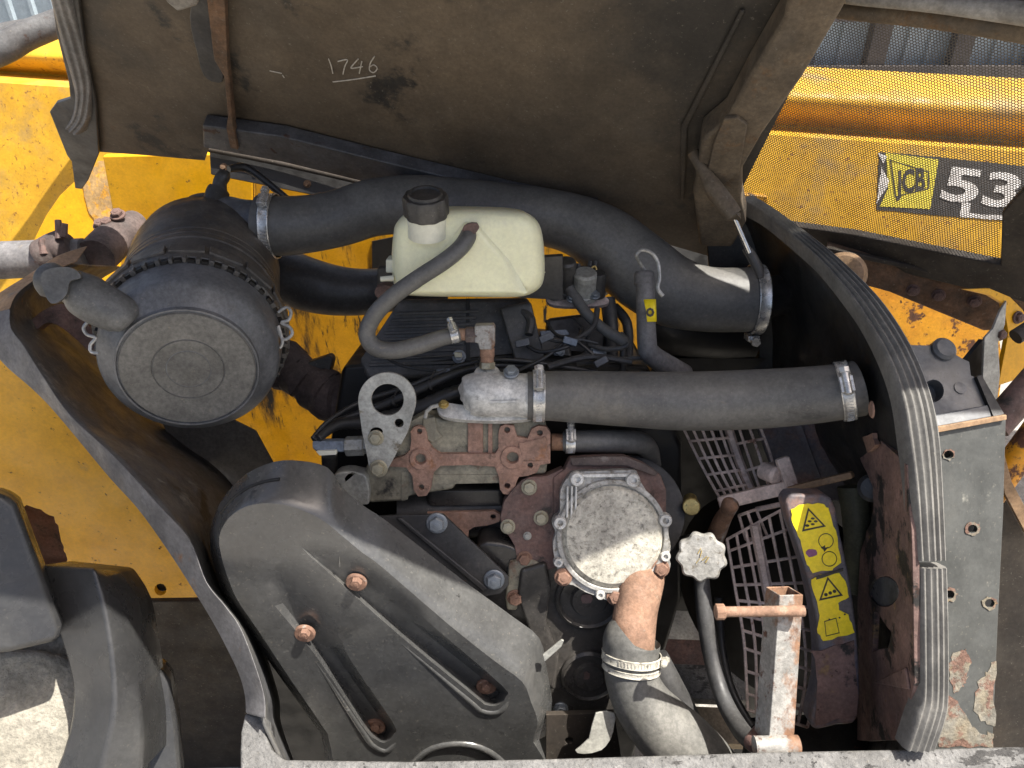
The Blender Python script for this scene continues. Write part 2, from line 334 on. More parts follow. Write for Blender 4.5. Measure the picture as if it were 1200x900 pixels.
# ------------------------------------------------------------------ small shared parts
BOLTS = {}
def bolt(top, p, n, r, mat, name='bolt', washer=True, roll=None, label=None):
    """hex bolt head with washer; mesh shared per material; top = thing or part it belongs to."""
    key = (mat.name, washer)
    if key not in BOLTS:
        b = MB(); Z = Vector((0, 0, 1)); O = Vector((0, 0, 0))
        if washer: b.lathe(O, Z, [(1.25, -.15), (1.25, .12), (1.15, .2), (.5, .2)], 20)
        b.lathe(O, Z, [(.95, 0), (.95, .75), (.82, .9), (.3, .92)], 6)
        b.lathe(O, Z, [(.4, .85), (.4, .98), (.3, 1.0)], 10)
        bmesh.ops.recalc_face_normals(b.b, faces=b.b.faces)
        me = bpy.data.meshes.new('bolt'); b.b.to_mesh(me); b.b.free(); me.materials.append(mat); finish(me, 30); BOLTS[key] = me
    o = bpy.data.objects.new(name, BOLTS[key]); COL.objects.link(o)
    r0 = top
    while r0.parent: r0 = r0.parent
    o.parent = top
    q = n.to_track_quat('Z', 'Y').to_matrix().to_4x4()
    o.matrix_local = Matrix.Translation(p-Vector(r0.location)) @ q @ Matrix.Rotation(random.random()*6.28 if roll is None else roll, 4, 'Z') @ Matrix.Scale(r, 4)
    if label: o['label'] = label
    return o
def clamp(top, c, ax, r, width, sdir, mat=None, label=None):
    """worm-drive clamp: band with a slotted look, a screw housing and a hex screw."""
    mat = mat or m_steel; ax = ax.normalized()
    sdir = (sdir-ax*sdir.dot(ax)).normalized(); tan = ax.cross(sdir)
    b = MB(); h = width/2
    b.lathe(c, ax, [(r*.985, -h), (r*1.02, -h), (r*1.035, -h*.85), (r*1.02, -h*.6), (r*1.02, h*.6), (r*1.035, h*.85), (r*1.02, h), (r*.985, h)], 40, caps=False)
    for k in range(14):
        a = .35+k*.11; dr = sdir*math.cos(a)+tan*math.sin(a); tt = ax.cross(dr)
        b.box(c+dr*r*1.027, ax, tt, dr, width*.5, r*.035, r*.02)
    band = obj('hose_clamp', b, mat, root=top, label=label)
    b = MB(); p = c+sdir*(r*1.0+width*.38)
    b.box(p, ax, tan, sdir, width*1.0, width*1.25, width*.5)
    b.lathe(p+sdir*width*.15-tan*width*.9, tan, [(width*.34, 0), (width*.34, width*1.7), (width*.2, width*1.75)], 14)
    b.lathe(p+sdir*width*.15-tan*width*1.35, tan, [(width*.42, 0), (width*.42, width*.45)], 6)
    obj('screw', b, mat, parent=band, bevel=width*.05)
    return band
def tpx(pts, n=5):
    """(px, py, depth, radius px) control points -> smooth world points and radii in metres."""
    q = cr(pts, n)
    return [P(x, y, d) for x, y, d, r in q], [r*d/FOC for x, y, d, r in q]
def circ(cx, cy, rx, ry=None, n=14, ph=0):
    ry = ry or rx
    return [(cx+rx*math.cos(2*math.pi*k/n+ph), cy+ry*math.sin(2*math.pi*k/n+ph)) for k in range(n)]
def jag(px, a=1.2, n=3):
    """ragged outline: each edge cut into n pieces and shaken."""
    out = []
    for i, p in enumerate(px):
        q = px[(i+1) % len(px)]
        for k in range(n):
            t = k/n; out.append((p[0]+(q[0]-p[0])*t+random.uniform(-a, a), p[1]+(q[1]-p[1])*t+random.uniform(-a, a)))
    return out
def text(pl, s, A, B_, hpx, mat, root, name='lettering', h=.001, parent=None, sx=None, bold=0):
    """letters along photo line A->B on a plane, filling that length."""
    a, b = pl.at(*A, h), pl.at(*B_, h)
    c = bpy.data.curves.new(name, 'FONT'); c.body = s; c.extrude = .0003; c.offset = bold; c.size = 1
    o = bpy.data.objects.new(name, c); COL.objects.link(o); c.materials.append(mat)
    bpy.context.view_layer.update()
    wd = max(o.dimensions.x, 1e-3); u = (b-a); v = pl.n.cross(u).normalized()
    hh = hpx*depth(a)/FOC/.7
    m = Matrix((u/wd, v*hh, pl.n)).transposed().to_4x4()
    top = parent or root; r0 = top
    while r0.parent: r0 = r0.parent
    dg = bpy.context.evaluated_depsgraph_get(); me = bpy.data.meshes.new_from_object(o.evaluated_get(dg)); bpy.data.objects.remove(o)
    me.transform(Matrix.Translation(a-Vector(r0.location)) @ m); me.materials.clear(); me.materials.append(mat)
    o = bpy.data.objects.new(name, me); COL.objects.link(o); o.parent = top
    return o
# =================================================================== SETTING
b = MB(); b.loft([[Vector((x, y, 0)) for y in (-80, -3, 0, 3, 80)] for x in (-80, -3, 0, 3, 80)])
tag(obj('ground', b, m_gnd), None, None, kind='structure')

# far shed wall: cladding sheets with ribs, a dark doorway with pale sheets hung in it
Ys = 7.5
root = thing('metal_shed', (0, Ys, 0), 'pale blue corrugated metal shed wall far behind the yellow boom', 'shed')
b = MB(); rows = []
x = -9.0; prof = []
while x < 9:
    for dx, dy in ((0, 0), (.14, 0), (.155, -.035), (.185, -.035), (.2, 0)): prof.append((x+dx, dy))
    x += .2
b.loft([[Vector((px_, Ys+dy, z)) for px_, dy in prof] for z in (-.0, 5.5)])
obj('cladding', b, m_shed, root=root, sharp=20)
for x0 in (2.55, 3.25, 4.0, 4.75, 5.5):
    b = MB(); b.box(Vector((x0, Ys-.12, 1.4)), Vector((1, 0, 0)), Vector((0, 1, 0)), Vector((0, 0, 1)), .16, .12, 2.8)
    obj('post', b, m_shed_d, root=root)
b = MB(); b.box(Vector((4.0, Ys-.2, .82)), Vector((1, 0, 0)), Vector((0, 1, 0)), Vector((0, 0, 1)), 4.2, .06, .12)
obj('rail', b, m_shed_d, root=root)
b = MB(); b.box(Vector((4.0, Ys-.2, 0.2)), Vector((1, 0, 0)), Vector((0, 1, 0)), Vector((0, 0, 1)), 4.2, .06, .4)
obj('skirting', b, m_shed_d, root=root)

# =================================================================== BOOM (telescopic arm behind the bay)
def sect(lst, x): return [PY(x, py, Y) for py, Y in lst]
Lp = [(27, 2.55), (33, 2.36), (48, 2.22), (62, 2.15), (76, 2.17), (84, 2.21), (88, 2.17), (92, 2.11), (97, 2.10), (200, 2.1), (330, 2.1), (470, 2.1)]
Rp = [(92, 2.25), (96, 2.08), (108, 1.95), (124, 1.885), (142, 1.875), (158, 1.91), (168, 1.93), (172, 1.9), (178, 1.862), (184, 1.855), (230, 1.855), (330, 1.855), (440, 1.855)][:12]
A, B2 = sect(Lp, 0), sect(Rp, 1200)
q0, q1 = PY(0, 200, 2.1), PY(1200, 230, 1.855); pb = Plane(q0, Vector((q1.y-q0.y, -(q1.x-q0.x), .32*(q1.x-q0.x))))
for i in range(8, 12): A[i], B2[i] = pb.at(0, Lp[i][0]), pb.at(1200, Rp[i][0])
for i in range(8):
    for S_ in (A, B2): r_ = S_[i]-CAM; S_[i] = CAM+r_*(1+.1/r_.y)
A = [Vector(p) for p in cr(A[:9], 5)]+A[9:]; B2 = [Vector(p) for p in cr(B2[:9], 5)]+B2[9:]
A2 = [a+(a-c)*.5 for a, c in zip(A, B2)]; B3 = [c+(c-a)*.4 for a, c in zip(A, B2)]
root = thing('telehandler_boom', A[-1], 'long yellow lifting boom behind the engine bay with black and white side decal', 'boom')
b = MB(); g = b.loft([A2, A, [(p+q)/2 for p, q in zip(A, B2)], B2, B3])
obj('arm_section', b, m_yel_boom, root=root, bevel=0, sharp=50)
# decal: black backing, yellow square with outlined emblem, white figures
dec = MB(); dec.prism(pb, jag([(1031, 178), (1100, 184), (1215, 196), (1215, 262), (1120, 254), (1027, 246)], .5, 4), .0002, .0012)
dec = obj('decal', dec, m_dec_blk, root=root)
q = MB(); q.prism(pb, [(1038, 179), (1100, 187), (1090, 245), (1031, 242), (1041, 220)], .0014, .002)
obj('yellow_square', q, m_dec_yel, parent=dec)
def frame_line(pl, px, wd, h0, h1):
    b = MB(); n = len(px); cx = sum(p[0] for p in px)/n; cy = sum(p[1] for p in px)/n
    inn = []
    for x, y in px:
        l = math.hypot(x-cx, y-cy); inn.append((x+(cx-x)*wd/l*1.4, y+(cy-y)*wd/l*1.4))
    b.prism(pl, px, h0, h1, holes=[inn]); return b
obj('emblem_outline', frame_line(pb, [(1043, 187), (1089, 201), (1089, 221), (1049, 231)], 1.1, .0022, .0027), m_dec_blk, parent=dec)
text(pb, 'JCB', (1052, 226), (1086, 222), 25, m_dec_blk, root, h=.0026, parent=dec, bold=.03)
text(pb, '53', (1099, 232), (1187, 243), 36, m_dec_wht, root, h=.0024, parent=dec, bold=.03)
text(pb, '5', (1191, 243), (1232, 248), 36, m_dec_wht, root, h=.0024, parent=dec, bold=.03)
for pts in ([(1030, 180), (1040, 184), (1036, 192)], [(1033, 196), (1042, 212), (1038, 222), (1027, 240), (1030, 218)]):
    q = MB(); q.prism(pb, jag(pts, .8, 2), .0014, .0021); obj('torn_edge', q, m_dec_wht, parent=dec)
q = MB(); q.prism(pb, jag([(1127, 236), (1138, 238), (1136, 250), (1176, 252), (1188, 240), (1196, 243), (1176, 258), (1125, 254)], .8, 3), .0014, .0022); obj('white_flash', q, m_dec_wht, parent=dec)

# chassis side inside the bay, painted yellow, and the rounded pivot plate beside it
pc = Plane(PY(500, 400, 1.68), Vector((.06, -1, 0)))
root = thing('telehandler_chassis', PY(500, 700, 1.68), 'yellow chassis side wall at the back of the engine bay with oily streaks', 'chassis')
b = MB(); b.prism(pc, [(120, 183), (296, 180), (296, 420), (150, 420), (140, 290)], -.02, 0)
obj('front_panel', b, m_yel, root=root, bevel=.003)
b = MB(); b.prism(pc, [(298, 180), (900, 230), (905, 660), (138, 660), (138, 424), (298, 424)], -.02, 0)
obj('side_wall', b, m_yel_in, root=root, bevel=.003)
b = MB(); b.prism(pc, [(436, 283), (470, 276), (470, 318), (436, 318)], .001, .004); obj('dark_patch', b, m_pit, root=root)
pp = Plane(PY(90, 250, 1.8), Vector((.05, -1, .3)))
b = MB(); b.prism(pp, [(36, 300), (42, 276), (54, 252), (70, 229), (88, 212), (106, 198), (124, 184), (132, 240), (142, 330), (36, 330)], -.03, 0)
obj('pivot_plate', b, m_yel, root=root, bevel=.002)
b = MB(); b.prism(pp, jag([(96, 208), (108, 196), (124, 184), (132, 240), (138, 292), (118, 292), (112, 262), (100, 236)], 1.5, 4), .001, .003)
obj('worn_patch', b, m_worn, root=root)
pr = Plane(PY(1100, 390, 1.42), Vector((-.05, -1, .1)))
b = MB(); b.prism(pr, [(985, 325), (1030, 338), (1168, 366), (1176, 430), (1160, 560), (985, 560)], -.03, 0)
obj('rear_wall', b, m_yel_rust, root=root, bevel=.003)

# lower yellow body panel left with a torn hole
pl = Plane(PY(120, 560, 1.05), Vector((.03, -1, .04)))
root = thing('body_panel', PY(120, 700, 1.2), 'yellow lower body panel with ragged rust hole beside the tyre', 'body panel')
hole = jag([(20, 600), (30, 592), (48, 597), (62, 606), (70, 622), (74, 640), (78, 655), (76, 668), (30, 668), (22, 640)], 1.3, 3)
b = MB(); b.prism(pl, [(-140, 300), (-12, 394), (22, 428), (62, 474), (112, 530), (172, 594), (212, 644), (238, 700), (-140, 706)], -.012, 0, holes=[hole, circ(188, 691, 7, 7, 12)], hole_depth=None)
obj('panel', b, m_yel, root=root, bevel=.001)
b = MB(); b.prism(pl, [(-20, 560), (120, 560), (120, 690), (-20, 690)], -.14, -.12); obj('backing', b, m_rust_dk, root=root)
b = MB(); b.prism(pl, circ(188, 691, 9), -.03, -.016); obj('hole_backing', b, m_pit, root=root)
pl2 = Plane(PY(220, 800, 1.045), Vector((.03, -1, .04)))
b = MB(); b.prism(pl2, [(-140, 708), (300, 704), (330, 990), (-140, 990)], -.03, .004)
tag(obj('chassis_rail', b, m_chassis, bevel=.003), 'dark brown chassis side below the yellow body panel', 'chassis rail')

# loose black sleeve / cable over the boom, upper left
p, r_ = tpx([(-60, 82, 1.75, 17), (0, 58, 1.75, 17), (30, 42, 1.76, 16), (75, 24, 1.78, 15), (140, -5, 1.8, 15)])
tag(obj('boom_hose', MB().tube(p, r_, 16), m_grey_tube), 'thick grey hose crossing the yellow boom at upper left', 'hose')
p, r_ = tpx([(-60, 62, 1.8, 11), (0, 40, 1.8, 11), (40, 30, 1.82, 9), (75, 20, 1.84, 9), (140, -9, 1.86, 9)])
tag(obj('boom_hose', MB().tube(p, r_, 14), m_grey_tube), 'thinner grey hose lying behind the thick one on the boom', 'hose')

# =================================================================== BONNET (raised)
Pa, Pb, Pc = P(104, 178, 1.44), P(830, 272, 1.38), P(60, -10, 1.09)
pB = plane3(Pa, Pb, Pc)
root = thing('engine_bonnet', P(470, 225, 1.42), 'raised engine bonnet with dusty brown underside and rusty stiffening seams', 'bonnet')
TL, TR = pB.at(50, -60), pB.at(1010, -60)
def up_to(px, py, z):      # follow the panel slope up to a height
    a, c = pB.at(px, py), pB.at(px+(-8 if px < 500 else 26), py-60); return a+(c-a)*((z-a.z)/(c.z-a.z))
b = MB()
low = [(104, 177), (172, 182), (240, 188), (246, 170), (420, 206), (600, 234), (830, 300)]
topz = 1.93
colsx = [(104, 60), (172, 150), (240, 226), (246, 240), (420, 430), (600, 650), (830, 985)]
def panel_pt(i, t):
    x0, y0 = low[i]; x1 = colsx[i][1]; a, c = pB.at(x0, y0), pB.at(x1, -10); return a+(c-a)*t
TT = [0, .12, .25, .4, .55, .7, .85, 1.0]
rows = [[panel_pt(i, t)  for i in range(7)] for t in TT]
top = [panel_pt(i, 1.0) for i in range(7)]
sl_ = [(panel_pt(i, 1.0)-panel_pt(i, .85)).normalized() for i in range(7)]
kz = [t_+s_*((topz-t_.z)/s_.z) for t_, s_ in zip(top, sl_)]
rows.append([t_+(k_-t_)*.6 for t_, k_ in zip(top, kz)])
rows.append([k_ for k_ in kz])
NZ = 2.0
edge = [Vector((x, y, NZ)) for x, y in ((-1.3, .20), (-.6, .50), (-.12, .592), (.229, .622), (.44, .65), (.64, .712), (1.3, .745))]   # unseen front skirt, added; its near edge is placed to shade the bay
rows.append([k_+(e-k_)*.12+Vector((0, 0, .05)) for k_, e in zip(kz, edge)])
rows.append([k_+(e-k_)*.5+Vector((0, 0, .03)) for k_, e in zip(kz, edge)])
rows.append(edge)
b.loft(rows); b.loft([[p-pB.n*.008 for p in r_] for r_ in rows]); obj('panel', b, m_bonnet, root=root, sharp=60)
b = MB(); k6, e6 = kz[6], edge[6]
tri_ = [k6, e6, Vector((1.35, 1.08, 2.0)), Vector((.9, 1.07, 1.99))]
r0 = b.ring(tri_); r1 = b.ring([p+Vector((0, 0, .008)) for p in tri_]); b.skin(r0, r1); b.cap([r0]); b.cap([r1]); obj('shade_skirt_end', b, m_bonnet, root=root)  # unseen extension of the bonnet, added to keep sun off the radiator hose
b = MB(); lo_ = [P(860, -4, 1.13), P(930, 5, 1.08), P(1000, 14, 1.03), P(1100, 24, .98), P(1230, 42, .93), P(1500, 80, .84)]
hi_ = [k6+(Vector((1.35, 1.08, 2.0))-k6)*(i/5) for i in range(6)]
b.loft([lo_, [(p+q)/2+Vector((0, .02, .02)) for p, q in zip(lo_, hi_)], hi_]); obj('sun_gap_sheet', b, m_bonnet, root=root, solid=.003)  # sheet added above the rim to close a gap that let sun through
# left end flange with the pointed ear
b = MB(); b.prism(pB, [(56, -30), (88, -30), (100, 60), (112, 118), (116, 180), (103, 212), (96, 222), (88, 221), (84, 190), (78, 182), (58, 132), (66, 121), (82, 116), (80, 95), (66, 40)], .004, .012)
obj('end_flange', b, m_black, root=root, bevel=.002)
# seal on the left end
def seal_strip(name, edges, parent_root, mat, dome=.012, amp=.004, ribs=5, down=.02, n=6):
    q = cr(edges, n); rows = []
    pin = [P(a[2], a[3], a[4]) for a in q]; pout = [P(a[0], a[1], a[4]) for a in q]
    m = len(q)
    for i in range(m):
        t = (pout[min(i+1, m-1)]-pout[max(i-1, 0)]).normalized(); s_ = pin[i]-pout[i]; wd = s_.length; s_.normalize()
        nn = t.cross(s_).normalized()
        if nn.dot(CAM-pout[i]) < 0: nn = -nn
        K = 26; row = []
        for k in range(K+1):
            u = k/K; h = dome*math.sqrt(max(0, 1-(2*u-1)**2))**.8 + amp*(.5-.5*math.cos(2*math.pi*ribs*u))*(1 if .06 < u < .94 else 0)
            row.append(pout[i]+s_*wd*u+nn*h)
        row.append(pin[i]-nn*down); row.insert(0, pout[i]-nn*down)
        rows.append(row)
    b = MB(); g = b.loft(rows, closed_v=True); b.cap([g[0]]); b.cap([g[-1]])
    return obj(name, b, mat, root=parent_root, sharp=50)
seal_strip('edge_seal', [(e[0], e[1], e[2], e[3], depth(pB.at(e[0], e[1], .016))) for e in [(54, -30, 78, -30, 0), (60, 0, 86, 0, 0), (72, 50, 98, 44, 0), (84, 92, 107, 86, 0), (88, 115, 108, 115, 0), (85, 135, 105, 140, 0), (79, 147, 94, 157, 0)]], root, m_seal_d, dome=.008, amp=.003, ribs=3)
# stiffening seam and raised pad
b = MB(); b.prism(pB, [(238, -30), (262, -30), (266, 60), (272, 120), (277, 172), (270, 172), (262, 90), (250, 70)], .002, .016); obj('seam_rib', b, m_bonnet_rust, root=root, bevel=.003)
b = MB(); b.prism(pB, cr([(222, 20), (232, -20), (248, -20), (256, 30), (262, 90), (252, 97), (238, 88), (230, 60)], 3, True), .002, .012); obj('sealant_pad', b, m_black, root=root, bevel=.004, segs=3)
b = MB(); b.prism(pB, [(188, -20), (234, -20), (231, 8), (208, 15), (195, 4)], .002, .03); obj('catch_bracket', b, m_rim, root=root, bevel=.005, segs=3)
# channel and hinge leaf along the lower edge
b = MB(); b.prism(pB, [(237, 147), (330, 160), (450, 190), (600, 226), (700, 246), (700, 268), (470, 224), (330, 190), (238, 173)], .003, .028); ch = obj('lower_channel', b, m_chan, root=root, bevel=.003)
b = MB(); b.prism(pB, [(270, 120), (274, 150), (279, 176), (270, 174), (265, 150)], .02, .034); obj('gusset', b, m_bonnet_rust, root=root, bevel=.002)
# right beam, side fold, tab
b = MB(); b.prism(pB, [(820, 290), (812, 226), (822, 165), (850, 142), (878, 90), (918, 22), (930, -30), (1010, -30), (986, 14), (940, 92), (893, 158), (870, 198), (869, 236), (874, 262), (858, 290)], .004, .05)
obj('side_beam', b, m_bonnet_trim, root=root, bevel=.006, segs=3)
b = MB(); b.prism(pB, [(848, 140), (864, 138), (876, 147), (871, 176), (866, 202), (842, 222), (828, 205), (836, 170)], .05, .057); obj('beam_tab', b, m_bonnet_trim, root=root, bevel=.002)
b = MB(); b.prism(pB, [(798, 150), (868, 12), (874, 14), (806, 150), (802, 235), (797, 235)], .002, .008); obj('crease_lip', b, m_bonnet, root=root, bevel=.003)
# handwriting in chalk on the underside
def stroke(mb, pl, pts, rpx, h):
    q = cr(pts, 4); mb.tube([pl.at(x, y, h) for x, y in q], [pl.m(x, y, rpx, h) for x, y in q], 6)
b = MB()
for s_ in ([(385, 69), (388, 77), (390, 86)], [(396, 72), (407, 70), (404, 78), (402, 87)], [(420, 69), (412, 78), (413, 80), (425, 78)], [(424, 72), (421, 86)], [(439, 66), (434, 74), (433, 82), (438, 85), (442, 80), (438, 76), (434, 78)], [(390, 96), (415, 93), (440, 89)]):
    stroke(b, pB, s_, .75, .001)
obj('chalk_number', b, m_chalk, root=root)
b = MB()
for s_ in ([(316, 83), (330, 86)], [(331, 88), (333, 91)]): stroke(b, pB, s_, .7, .001)
obj('scratch', b, m_chalk, root=root)
# side grille: perforated sheet, frame and rim
pM = plane3(P(880, 190, 1.36), P(985, 15, 1.08), P(1205, 40, .97))
Qo = [(868, 246), (869, 200), (893, 150), (940, 88), (988, 8), (1212, 32), (1222, 160), (1205, 216), (1174, 250), (1172, 312), (1080, 286), (940, 266), (900, 262)]
o = pM.at(1000, 150)
def uv(p): d_ = p-o; return d_.dot(pM.u), d_.dot(pM.v)
poly = [uv(pM.at(*q)) for q in Qo]
def inside(x, y):
    c = False; n = len(poly)
    for i in range(n):
        (x1, y1), (x2, y2) = poly[i], poly[i-1]
        if (y1 > y) != (y2 > y) and x < (x2-x1)*(y-y1)/(y2-y1)+x1: c = not c
    return c
pit = .0043; hr = pit*.405
b = MB(); us = [p[0] for p in poly]; vs_ = [p[1] for p in poly]
vc = {}
def vert(x, y):
    k = (round(x*20000), round(y*20000))
    if k not in vc: vc[k] = b.b.verts.new(o+pM.u*x+pM.v*y)
    return vc[k]
j = 0; y = min(vs_)
while y < max(vs_):
    x = min(us)+(pit/2 if j % 2 else 0)
    while x < max(us):
        if inside(x, y):
            oh = [vert(x+pit/math.sqrt(3)*math.sin(math.pi/3*k), y+pit/math.sqrt(3)*math.cos(math.pi/3*k)) for k in range(6)]
            ih = [b.b.verts.new(o+pM.u*(x+hr*math.sin(math.pi/3*k))+pM.v*(y+hr*math.cos(math.pi/3*k))) for k in range(6)]
            for k in range(6):
                b.b.faces.new((oh[k], oh[(k+1) % 6], ih[(k+1) % 6], ih[k]))
        x += pit
    y += pit*math.sqrt(3)/2; j += 1
bmesh.ops.translate(b.b, verts=b.b.verts, vec=-root.location)
me = bpy.data.meshes.new('mesh_panel'); b.b.to_mesh(me); b.b.free(); me.materials.append(m_mesh)
mo = bpy.data.objects.new('mesh_panel', me); COL.objects.link(mo); mo.parent = root
b = MB(); b.prism(pM, [(868, 252), (905, 262), (1000, 275), (1172, 310), (1174, 250), (1206, 214), (1260, 150), (1260, 372), (1190, 352), (1040, 316), (980, 300), (868, 280)], -.004, .012); obj('lower_frame', b, m_chassis, root=root, bevel=.003)
p, r_ = tpx([(860, -6, 1.13, 9), (930, 4, 1.08, 9), (1000, 13, 1.03, 10), (1100, 22, .98, 12), (1230, 40, .93, 15)])
obj('rim', MB().tube(p, r_, 14), m_bonnet_trim, root=root)
p, r_ = tpx([(930, -14, 1.06, 8), (1000, -4, 1.0, 9), (1100, 4, .95, 11), (1230, 20, .9, 14)])
obj('rim_edge', MB().tube(p, r_, 14), m_rim, root=root)
# hinge leaf (belongs to the body) with the rusty pin line
ph = plane(340, 205, 1.47, 30, 0)
root = thing('bonnet_hinge', P(340, 215, 1.47), 'long black hinge leaf with rusty pin under the bonnet edge', 'hinge')
b = MB(); b.prism(ph, [(245, 170), (340, 190), (500, 226), (500, 250), (392, 233), (247, 204)], -.004, .004); obj('leaf', b, m_pit, root=root, bevel=.001)
p, r_ = tpx([(245, 175, 1.45, 3.5), (340, 194, 1.45, 3.5), (520, 236, 1.44, 3.5)]); obj('pin', MB().tube(p, r_, 10), m_chassis, root=root)
for x in (262, 300, 360, 420): bolt(root, ph.at(x, 190+(x-262)*.2+6, .004), ph.n, .006, m_bonnet_rust)
# dark bulk behind the bonnet foot (rear cross member)
pk = plane(600, 262, 1.56, 30, 0)
b = MB(); b.prism(pk, [(470, 222), (700, 240), (835, 262), (905, 262), (905, 330), (760, 300), (700, 272), (470, 245)], -.04, 0)
tag(obj('cross_member', b, m_pit, bevel=.004), 'black cross member under the bonnet foot behind the long intake hose', 'cross member')

# gas strut
root = thing('gas_strut', P(845, 225, 1.27), 'slim gas strut holding up the bonnet at its right side', 'gas strut')
p, r_ = tpx([(812, 178, 1.15, 7), (828, 206, 1.15, 8), (836, 220, 1.15, 11), (858, 250, 1.15, 11), (860, 252, 1.15, 7)], 4); obj('cylinder', MB().tube(p, r_, 16), m_bonnet_trim, root=root, sharp=50)
p, r_ = tpx([(858, 250, 1.15, 3), (878, 296, 1.17, 3)], 4); obj('rod', MB().tube(p, r_, 12), m_chrome, root=root)
p, r_ = tpx([(874, 290, 1.2, 5), (882, 302, 1.2, 6), (889, 316, 1.2, 6), (891, 326, 1.2, 4)], 4); obj('ball_joint', MB().tube(p, r_, 12), m_black, root=root)

# beam and lever bits at the right edge
root = thing('rear_beam', P(1100, 340, 1.38), 'dark rusty beam under the bonnet mesh at the right', 'beam')
pbm = plane3(P(1000, 300, 1.36), P(1190, 345, 1.28), P(1000, 340, 1.39))
b = MB(); b.prism(pbm, [(968, 286), (1060, 308), (1200, 330), (1240, 338), (1240, 384), (1152, 388), (1040, 342), (968, 322)], -.03, 0); obj('web', b, m_bonnet_rust, root=root, bevel=.004)
b = MB(); b.prism(pbm, [(968, 290), (1200, 338), (1200, 343), (968, 296)], 0, .012); obj('flange', b, m_chassis, root=root, bevel=.002)
for x, y in ((1070, 340), (1142, 353), (1100, 346)): bolt(root, pbm.at(x, y, 0), pbm.n, .009, m_rust_dk)
root = thing('corner_bracket', P(1165, 420, 1.2), 'bent yellow and bare steel corner bracket beside the rear wall', 'bracket')
pk2 = plane(1165, 420, 1.2, 20, 20)
b = MB(); b.prism(pk2, [(1130, 339), (1160, 338), (1184, 348), (1198, 362), (1210, 380), (1206, 440), (1170, 452), (1182, 390), (1176, 356), (1160, 346)], -.006, .002); obj('painted_leaf', b, m_yel, root=root, bevel=.001)
b = MB(); b.prism(pk2, [(1180, 352), (1178, 380), (1170, 402), (1172, 440), (1168, 480), (1170, 512), (1156, 486), (1152, 440), (1154, 396), (1164, 385), (1172, 365)], .002, .006); obj('bare_leaf', b, m_zinc, root=root, bevel=.001)
b = MB(); b.prism(pk2, [(1152, 398), (1130, 425), (1132, 440), (1150, 446), (1154, 470)], -.02, -.012); obj('black_gusset', b, m_pit, root=root)  # near-black plate set behind the two leaves
for x, y in ((1193, 372), (1172, 392)): bolt(root, pk2.at(x, y, .004), pk2.n, .008, m_rust_dk)
p = [P(1230, 370, 1.08), P(1190, 395, 1.08)]; obj('pivot_stub', MB().tube(p, .011, 14), m_chassis, root=root)
root = thing('rusty_lever', P(1185, 520, 1.02), 'rusty diagonal lever arms at the right edge beside the dark box', 'lever')
b = MB(); b.tube([P(1165, 500, 1.03), P(1240, 415, 1.02)], .02, 14); obj('arm', b, m_rust_dk, root=root)
b = MB(); b.tube([P(1160, 580, 1.12), P(1240, 470, 1.1)], .02, 14); obj('arm', b, m_yel_rust, root=root)
pl3 = plane(1185, 550, 1.08, 10, 0)
b = MB(); b.prism(pl3, [(1163, 505), (1170, 505), (1186, 565), (1215, 620), (1215, 650), (1178, 580)], -.004, .004); obj('strap', b, m_frame_tan, root=root, bevel=.001)
b = MB(); b.prism(pl3, [(1155, 560), (1176, 575), (1210, 640), (1260, 640), (1260, 960), (1150, 960)], -.05, -.02)
tag(obj('side_post', b, m_chassis, bevel=.004), 'dark brown steel post at the far right below the lever', 'post')

# =================================================================== BULKHEAD, SEAL, SIDE PLATE
SE = [(884, 234, 866, 238, 1.30), (904, 246, 890, 250, 1.27), (930, 264, 915, 270, 1.22), (977, 300, 958, 308, 1.13), (1020, 340, 993, 350, 1.06), (1047, 372, 1016, 386, 1.02), (1072, 416, 1037, 425, .985), (1090, 463, 1052, 468, .955), (1100, 513, 1060, 516, .94), (1104, 580, 1068, 580, .93), (1107, 655, 1073, 656, .93)]
SE2 = [(1108, 664, 1075, 664, .932), (1110, 740, 1076, 740, .935), (1110, 812, 1076, 812, .94), (1107, 838, 1070, 838, .94), (1094, 876, 1058, 876, .945)]
root = thing('radiator_bulkhead', P(1000, 870, 1.2), 'sooty black bulkhead edged with a ribbed rubber seal at the right', 'bulkhead')
seal_strip('rubber_seal', SE, root, m_seal, dome=.007, amp=.004, ribs=5)
seal_strip('rubber_seal', SE2, root, m_seal, dome=.0075, amp=.0035, ribs=5)
IN = [(866, 238, 1.305, 840, 262, 1.5), (892, 252, 1.275, 852, 280, 1.5), (915, 270, 1.225, 868, 310, 1.5), (958, 308, 1.135, 884, 350, 1.5), (993, 350, 1.065, 893, 390, 1.5), (1016, 386, 1.025, 900, 420, 1.48), (1037, 425, .99, 908, 455, 1.46), (1052, 468, .96, 920, 490, 1.44), (1060, 516, .945, 938, 522, 1.42), (1068, 580, .935, 985, 585, 1.40), (1073, 656, .935, 1003, 660, 1.38), (1076, 740, .94, 1008, 740, 1.37), (1076, 812, .945, 1010, 812, 1.37), (1058, 890, .95, 1000, 890, 1.38)]
b = MB(); rows = []
for x0, y0, d0, x1, y1, d1 in IN:
    a, c = P(x0+4, y0, d0+.012), P(x1, y1, d1); rows.append([a+(c-a)*t for t in (0, .12, .35, .65, 1)])
b.loft(cr([tuple(v for p in r_ for v in p) for r_ in rows], 3) and [[Vector(r_[3*k:3*k+3]) for k in range(5)] for r_ in cr([tuple(v for p in r2 for v in p) for r2 in rows], 3)])
obj('side_wall', b, m_wall, root=root, solid=.004, sharp=60)
pw = plane(870, 500, 1.5, 12, -12)
